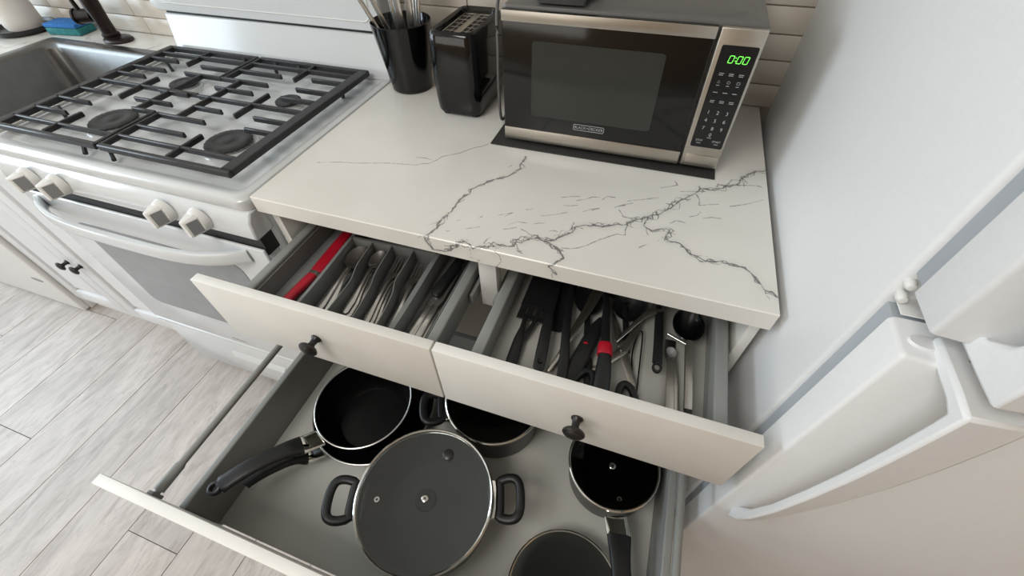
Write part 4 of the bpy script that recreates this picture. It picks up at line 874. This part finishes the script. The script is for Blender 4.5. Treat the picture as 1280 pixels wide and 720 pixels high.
def lay(proto, spots):
    """spots: handle end, head end, height of the handle end, height of the head end"""
    first = True; base = proto['label']; xs_ = sorted(s[0][0] for s in spots)
    for (xa, ya), (xb, yb), za, zb in spots:
        lab = base + ', handle end ' + ('rightmost' if xa == xs_[-1] else ORD[xs_.index(xa)])
        loc = ((xa+xb)/2, (ya+yb)/2, (za+zb)/2); rz = math.atan2(yb-ya, xb-xa) - PI/2; tilt = math.atan2(zb-za, math.hypot(xb-xa, yb-ya))
        if first: proto.location = loc; proto.rotation_euler = (tilt, 0, rz); proto['label'] = lab; first = False
        else: dup(proto, loc, rz, lab, (tilt, 0))
F0 = TZ+.0036
lay(spoon('tablespoon', 'large steel tablespoon in the first row of the tray', .190, .042, .064, 'tablespoons in the cutlery tray'),
    [((.187, -.130), (.168, .055), F0, F0), ((.196, -.132), (.167, .056), F0+.004, F0+.006), ((.176, -.126), (.1685, .058), F0+.009, F0+.012), ((.199, -.128), (.169, .055), F0+.012, F0+.017)])
lay(spoon('teaspoon', 'small steel teaspoon in the second row of the tray', .165, .032, .050, 'teaspoons in the cutlery tray'),
    [((.226, -.108), (.217, .053), F0, F0), ((.246, -.110), (.216, .052), F0+.004, F0+.005), ((.238, -.108), (.2165, .055), F0+.009, F0+.011), ((.230, -.104), (.217, .056), F0+.013, F0+.016)])
lay(fork('dinner_fork', 'larger steel fork in the third row of the tray', .192, .025, .066, 'dinner forks in the cutlery tray'),
    [((.278, -.130), (.262, .058), F0, F0), ((.297, -.132), (.265, .056), F0+.004, F0+.004), ((.287, -.131), (.268, .059), F0+.008, F0+.009), ((.280, -.130), (.264, .060), F0+.012, F0+.014)])
lay(fork('salad_fork', 'smaller steel fork in the fourth row of the tray', .172, .023, .058, 'salad forks in the cutlery tray'),
    [((.327, -.118), (.310, .050), F0, F0), ((.3345, -.120), (.314, .050), F0+.004, F0+.004), ((.324, -.120), (.316, .052), F0+.008, F0+.009), ((.331, -.118), (.312, .053), F0+.012, F0+.014)])
lay(knife('table_knife', 'steel table knife in the right row of the tray', .212, 'table knives in the cutlery tray'),
    [((.362, -.138), (.367, .072), F0, F0), ((.375, -.140), (.378, .070), F0, F0), ((.388, -.140), (.388, .070), F0, F0), ((.401, -.139), (.397, .071), F0, F0), ((.370, -.130), (.375, .078), F0+.008, F0+.008), ((.384, -.128), (.383, .082), F0+.008, F0+.008)])
bk = thing('steak_knife', 'black-handled knife lying across the table knives in the grey tray', 'knife', (.38, .02, F0+.018))
bm = BM(); sweep(bm, [(.372, -.015, F0+.0175), (.373, -.008, F0+.018), (.378, .04, F0+.0185), (.383, .085, F0+.0185), (.385, .10, F0+.018)], [.014, .022, .019, .021, .012], [.008, .012, .013, .012, .006], 14, 2.8); obj('handle', bm, 'black', bk)
bm = BM(); sweep(bm, [(.384, .098, F0+.018), (.388, .125, F0+.018), (.390, .142, F0+.018)], [.014, .015, .004], .0014, 8, 3); obj('blade', bm, 'cutlery', bk)
rk = thing('paring_knife', 'red knife with red blade sheath in the left row of the tray', 'knife', (.10, -.02, F0+.006))
bm = BM(); sweep(bm, [(.0985, -.140, F0+.007), (.0985, -.134, F0+.0075), (.1010, -.09, F0+.008), (.1045, -.05, F0+.008), (.1055, -.036, F0+.008)], [.010, .0215, .0185, .021, .020], [.008, .014, .015, .014, .012], 16, 2.7); obj('handle', bm, 'red', rk)
bm = BM(); sweep(bm, [(.1056, -.0365, F0+.008), (.1062, -.028, F0+.008)], .0205, .0125, 14, 3); obj('steel_collar', bm, 'steel', rk)
bm = BM(); sweep(bm, [(.1062, -.0285, F0+.008), (.1060, -.024, F0+.008), (.1035, .02, F0+.008), (.0995, .09, F0+.008), (.0975, .128, F0+.008), (.097, .138, F0+.008)], [.022, .026, .027, .024, .016, .006], [.007, .008, .008, .007, .006, .004], 14, 3.2); obj('blade_sheath', bm, 'red', rk)

# ================================================================ UTENSIL DRAWER
UZ = .7576
def util(name, label, cat='utensil'): return thing(name, label, cat, (.69, -.02, UZ))
def strip(t, name, pts, ws, ts, m='black', seg=12, pw=2.8, parent=None):
    bm = BM(); sweep(bm, pts, ws, ts, seg, pw); return obj(name, bm, m, parent or t)
z = UZ
t = util('slotted_spatula', 'black slotted turner lying furthest left in the utensil drawer', 'spatula')
for k in range(4):
    x = .5425+k*.0150; strip(t, 'blade_rib', [(x, .000, z+.010), (x, .028, z+.011)], .0100 if k in (1, 2) else .0120, .0022, pw=6)
strip(t, 'blade', [(.5655, .022, z+.0112), (.5655, .03, z+.0112), (.5665, .09, z+.014), (.567, .125, z+.014)], .0600, .0024, pw=8)
strip(t, 'blade_bar', [(.5365, -.003, z+.010), (.5940, -.003, z+.010)], .0135, .0024, pw=4)
strip(t, 'handle', [(.553, -.004, z+.011), (.5555, -.03, z+.012), (.557, -.055, z+.010), (.5585, -.09, z+.009), (.560, -.140, z+.009)], [.008, .010, .019, .021, .018], [.005, .006, .009, .009, .008])
strip(t, 'handle_brace', [(.5735, -.004, z+.011), (.568, -.035, z+.011), (.561, -.06, z+.010)], [.008, .009, .010], .005)
t = util('spatula', 'flat black spatula with a holed handle, second from the left in the utensil drawer', 'spatula')
strip(t, 'blade', [(.607, -.014, z+.004), (.607, -.010, z+.004), (.605, .05, z+.004), (.604, .155, z+.004)], [.028, .038, .042, .044], .003, pw=6)
h = strip(t, 'handle', [(.592, .08, z+.012), (.595, .02, z+.022), (.5995, -.03, z+.023), (.605, -.08, z+.020), (.6075, -.104, z+.018), (.608, -.110, z+.018)], [.012, .014, .0195, .021, .020, .012], [.006, .008, .009, .009, .009, .006])
bm = BM(); lathe(bm, [(.0030, 0), (.0052, 0), (.0048, .0012), (.0030, .0008), (.0030, 0)], (.6070, -.094, z+.0232), 18); obj('hanging_hole', bm, 'black_gloss', t)
t = util('pasta_server', 'slim black handled server, third from the left in the utensil drawer', 'utensil')
strip(t, 'handle', [(.617, .14, z+.012), (.620, .07, z+.020), (.633, -.02, z+.022), (.645, -.08, z+.018), (.652, -.145, z+.014)], [.010, .013, .0155, .018, .017], [.007, .009, .010, .010, .009])
bm = BM(); disc_dish(bm, .616, .165, z+.016, .030, .04, .012, .002); obj('head', bm, 'black', t)
t = util('tongs', 'thin grey steel tongs lying slantwise among the black utensils', 'tongs')
for dx, dz in ((0, .012), (.012, .022)):
    strip(t, 'arm', [(.668+dx, .125, z+dz), (.655+dx*.9, .05, z+dz), (.640+dx*.6, -.02, z+dz-.002), (.6285+dx*.3, -.08, z+dz-.004), (.623, -.10, z+.009)], [.014, .009, .006, .005, .007], [.002, .0025, .003, .003, .003], 'steel')
t = util('peeler', 'black handled peeler with a small red mark in the utensil drawer', 'peeler')
strip(t, 'handle', [(.688, .03, z+.016), (.6835, .008, z+.017), (.676, -.03, z+.016), (.664, -.085, z+.012), (.655, -.125, z+.010), (.652, -.132, z+.010)], [.012, .024, .029, .029, .024, .010], [.007, .011, .013, .012, .010, .006])
bm = BM(); box(bm, .668, .675, -.036, -.0325, z+.0215, z+.0232, .0006); obj('red_mark', bm, 'red', t)
strip(t, 'blade', [(.690, .028, z+.016), (.696, .06, z+.015), (.701, .085, z+.014)], [.010, .014, .006], .003, 'steel')
t = util('masher', 'black shafted utensil with red collar and thick black handle in the drawer middle', 'utensil')
strip(t, 'shaft', [(.680, .14, z+.018), (.688, .07, z+.024), (.7015, -.02, z+.032), (.7035, -.034, z+.033)], [.010, .0125, .0155, .017], [.008, .010, .012, .013])
strip(t, 'collar', [(.7032, -.0335, z+.033), (.7042, -.041, z+.033), (.7062, -.053, z+.0325), (.7066, -.0565, z+.0325)], [.0215, .0245, .0255, .0245], [.016, .018, .019, .018], 'red')
strip(t, 'handle', [(.7064, -.055, z+.0325), (.7075, -.062, z+.032), (.7110, -.095, z+.029), (.7140, -.135, z+.025), (.7145, -.142, z+.025)], [.019, .0225, .0265, .027, .018], [.016, .017, .019, .018, .012])
bm = BM(); disc_dish(bm, .675, .165, z+.012, .032, .035, .010, .0025); obj('head', bm, 'black', t)
t = util('ice_cream_scoop', 'round black scoop lying back in the middle of the utensil drawer', 'scoop')
bm = BM(); disc_dish(bm, .731, .072, z+.020, .030, .034, .018, .0022, 0, 28, 6); obj('bowl', bm, 'black', t)
strip(t, 'handle', [(.731, .102, z+.020), (.731, .14, z+.024), (.730, .20, z+.024)], [.010, .016, .018], [.006, .009, .009])
t = util('scissors', 'kitchen scissors with a steel pivot and black grips right of the red collar', 'scissors')
strip(t, 'blade', [(.688, -.085, z+.012), (.716, -.050, z+.012), (.736, -.022, z+.013), (.752, .030, z+.013), (.757, .060, z+.013)], [.008, .012, .017, .012, .003], .0025, 'steel')
strip(t, 'blade', [(.762, -.085, z+.0095), (.747, -.050, z+.0095), (.734, -.018, z+.0095), (.718, .020, z+.0095), (.703, .060, z+.0095)], [.012, .014, .016, .011, .003], .0025, 'steel')
bm = BM(); lathe(bm, [(0, z+.0175), (.0040, z+.017), (.0055, z+.0145), (.0055, z+.008), (0, z+.008)], (.7355, -.0235, 0), 18); obj('pivot', rd(bm), 'chrome', t)
bm = BM(); c0 = (.756, -.115); sweep(bm, [(c0[0]+.017*math.cos(a)*.8-.2*.03*math.sin(a), c0[1]+.030*math.sin(a), z+.010) for a in [2*PI*k/24 for k in range(24)]], .0125, .012, 10, 2.4, closed=True); obj('grip', bm, 'black', t)
bm = BM(); c0 = (.682, -.112); sweep(bm, [(c0[0]+.015*math.cos(a)+.2*.03*math.sin(a), c0[1]+.030*math.sin(a), z+.012) for a in [2*PI*k/24 for k in range(24)]], .0125, .012, 10, 2.4, closed=True); obj('grip', bm, 'black', t)
t = util('slotted_spoon', 'black slotted spoon under the peeler and the red collared utensil', 'spoon')
bm = BM(); disc_dish(bm, .655, .075, z+.012, .027, .040, .010, .002, .2, 24, 5); obj('bowl', bm, 'black', t)
strip(t, 'handle', [(.661, .036, z+.010), (.672, -.02, z+.006), (.690, -.09, z+.005), (.698, -.14, z+.005)], [.010, .012, .016, .016], .006)
t = util('skimmer', 'black skimmer with a wide head at the back of the utensil drawer', 'skimmer')
strip(t, 'handle', [(.742, -.02, z+.005), (.735, .02, z+.005), (.722, .09, z+.006)], [.012, .011, .010], .006)
strip(t, 'head', [(.722, .088, z+.007), (.720, .10, z+.007), (.716, .15, z+.008), (.715, .17, z+.008)], [.012, .060, .075, .03], .003, pw=4)
t = util('balloon_whisk', 'thin black wire loop lying right of the scissors in the utensil drawer', 'utensil')
bm = BM(); tube(bm, smooth_path([(.7665, -.145, z+.005), (.7655, -.10, z+.006), (.7520, -.03, z+.008), (.7545, .020, z+.010), (.7590, .030, z+.010), (.7630, .022, z+.010), (.7655, -.02, z+.009), (.7690, -.10, z+.006), (.7690, -.145, z+.005)], 5), .0013, 8); obj('wire', bm, 'black_gloss', t)
bm = BM(); sweep(bm, [(.7678, -.136, z+.005), (.7678, -.158, z+.005)], .008, .007, 10, 2.4); obj('ferrule', bm, 'steel', t)
t = util('bottle_opener', 'shiny steel opener lying behind the wire loop in the utensil drawer', 'utensil')
strip(t, 'arm', [(.720, -.012, z+.018), (.7445, .030, z+.022), (.7595, .056, z+.024), (.775, .072, z+.024)], [.006, .008, .010, .018], .004, 'chrome')
bm = BM(); cut_ring(bm, (.781, .082), .006, .012, z+.022, z+.026, 24); obj('ring', bm, 'chrome', t)
t = util('black_ladle', 'black nylon ladle with a holed handle end, beside the steel handles', 'ladle')
strip(t, 'handle', [(.783, .13, z+.020), (.7845, .07, z+.022), (.790, 0, z+.020), (.7925, -.034, z+.018)], [.014, .015, .0155, .0165], .008)
bm = BM(); sweep(bm, [(.7932+.0062*math.cos(2*PI*k/20), -.0425+.0085*math.sin(2*PI*k/20), z+.0175) for k in range(20)], .0042, .008, 10, 2.6, closed=True); obj('hanging_loop', bm, 'black', t)
bm = BM(); disc_dish(bm, .783, .17, z+.036, .034, .034, .022, .002, 0, 28, 6); obj('bowl', bm, 'black', t)
t = util('strainer', 'black round strainer with square steel handle at the right of the utensil drawer', 'strainer')
bm = BM(); disc_dish(bm, .834, .052, z+.032, .0245, .034, .020, .0018, 0, 28, 6); obj('bowl', bm, 'nonstick', t)
bm = BM(); sweep(bm, [(.834+.0255*math.cos(2*PI*k/28), .052+.0350*math.sin(2*PI*k/28), z+.032) for k in range(28)], .0032, .0032, 8, 2, closed=True); obj('rim', bm, 'black_gloss', t)
strip(t, 'handle', [(.8365, .018, z+.030), (.8375, .006, z+.028), (.8425, -.06, z+.023), (.8450, -.105, z+.020)], [.008, .0115, .0120, .0122], .0085, 'steel', pw=7)
strip(t, 'handle_cap', [(.8450, -.105, z+.020), (.8462, -.125, z+.019)], [.0115, .010], .0080, 'black', pw=5)
strip(t, 'cross_bar', [(.8020, .0235, z+.029), (.8180, .0170, z+.029), (.8355, .0105, z+.029)], .0050, .004, 'chrome')
bm = BM(); box(bm, .842, .848, .062, .086, z+.0325, z+.0345, .001); obj('clip', bm, 'chrome', t)
t = util('measuring_spoon', 'small pale measuring spoon lying under the steel cross bar', 'spoon')
bm = BM(); disc_dish(bm, .8145, .0, z+.012, .0085, .0105, .006, .001, .3, 20, 5); obj('bowl', bm, 'pad_grey', t)
strip(t, 'handle', [(.8195, -.0095, z+.012), (.826, -.05, z+.009), (.8335, -.14, z+.004)], [.006, .0075, .0085], .002, 'steel', pw=5)
t = util('garlic_press', 'flat steel bar handle lying left of the strainer handle', 'utensil')
strip(t, 'bar', [(.8150, -.0205, z+.010), (.8190, -.08, z+.009), (.8230, -.150, z+.008)], [.0125, .0130, .0132], .008, 'steel', pw=7)
strip(t, 'head', [(.8150, -.0205, z+.010), (.8135, .0, z+.0035), (.8125, .03, z+.0035)], [.0125, .018, .017], [.006, .004, .004], 'steel', pw=4)
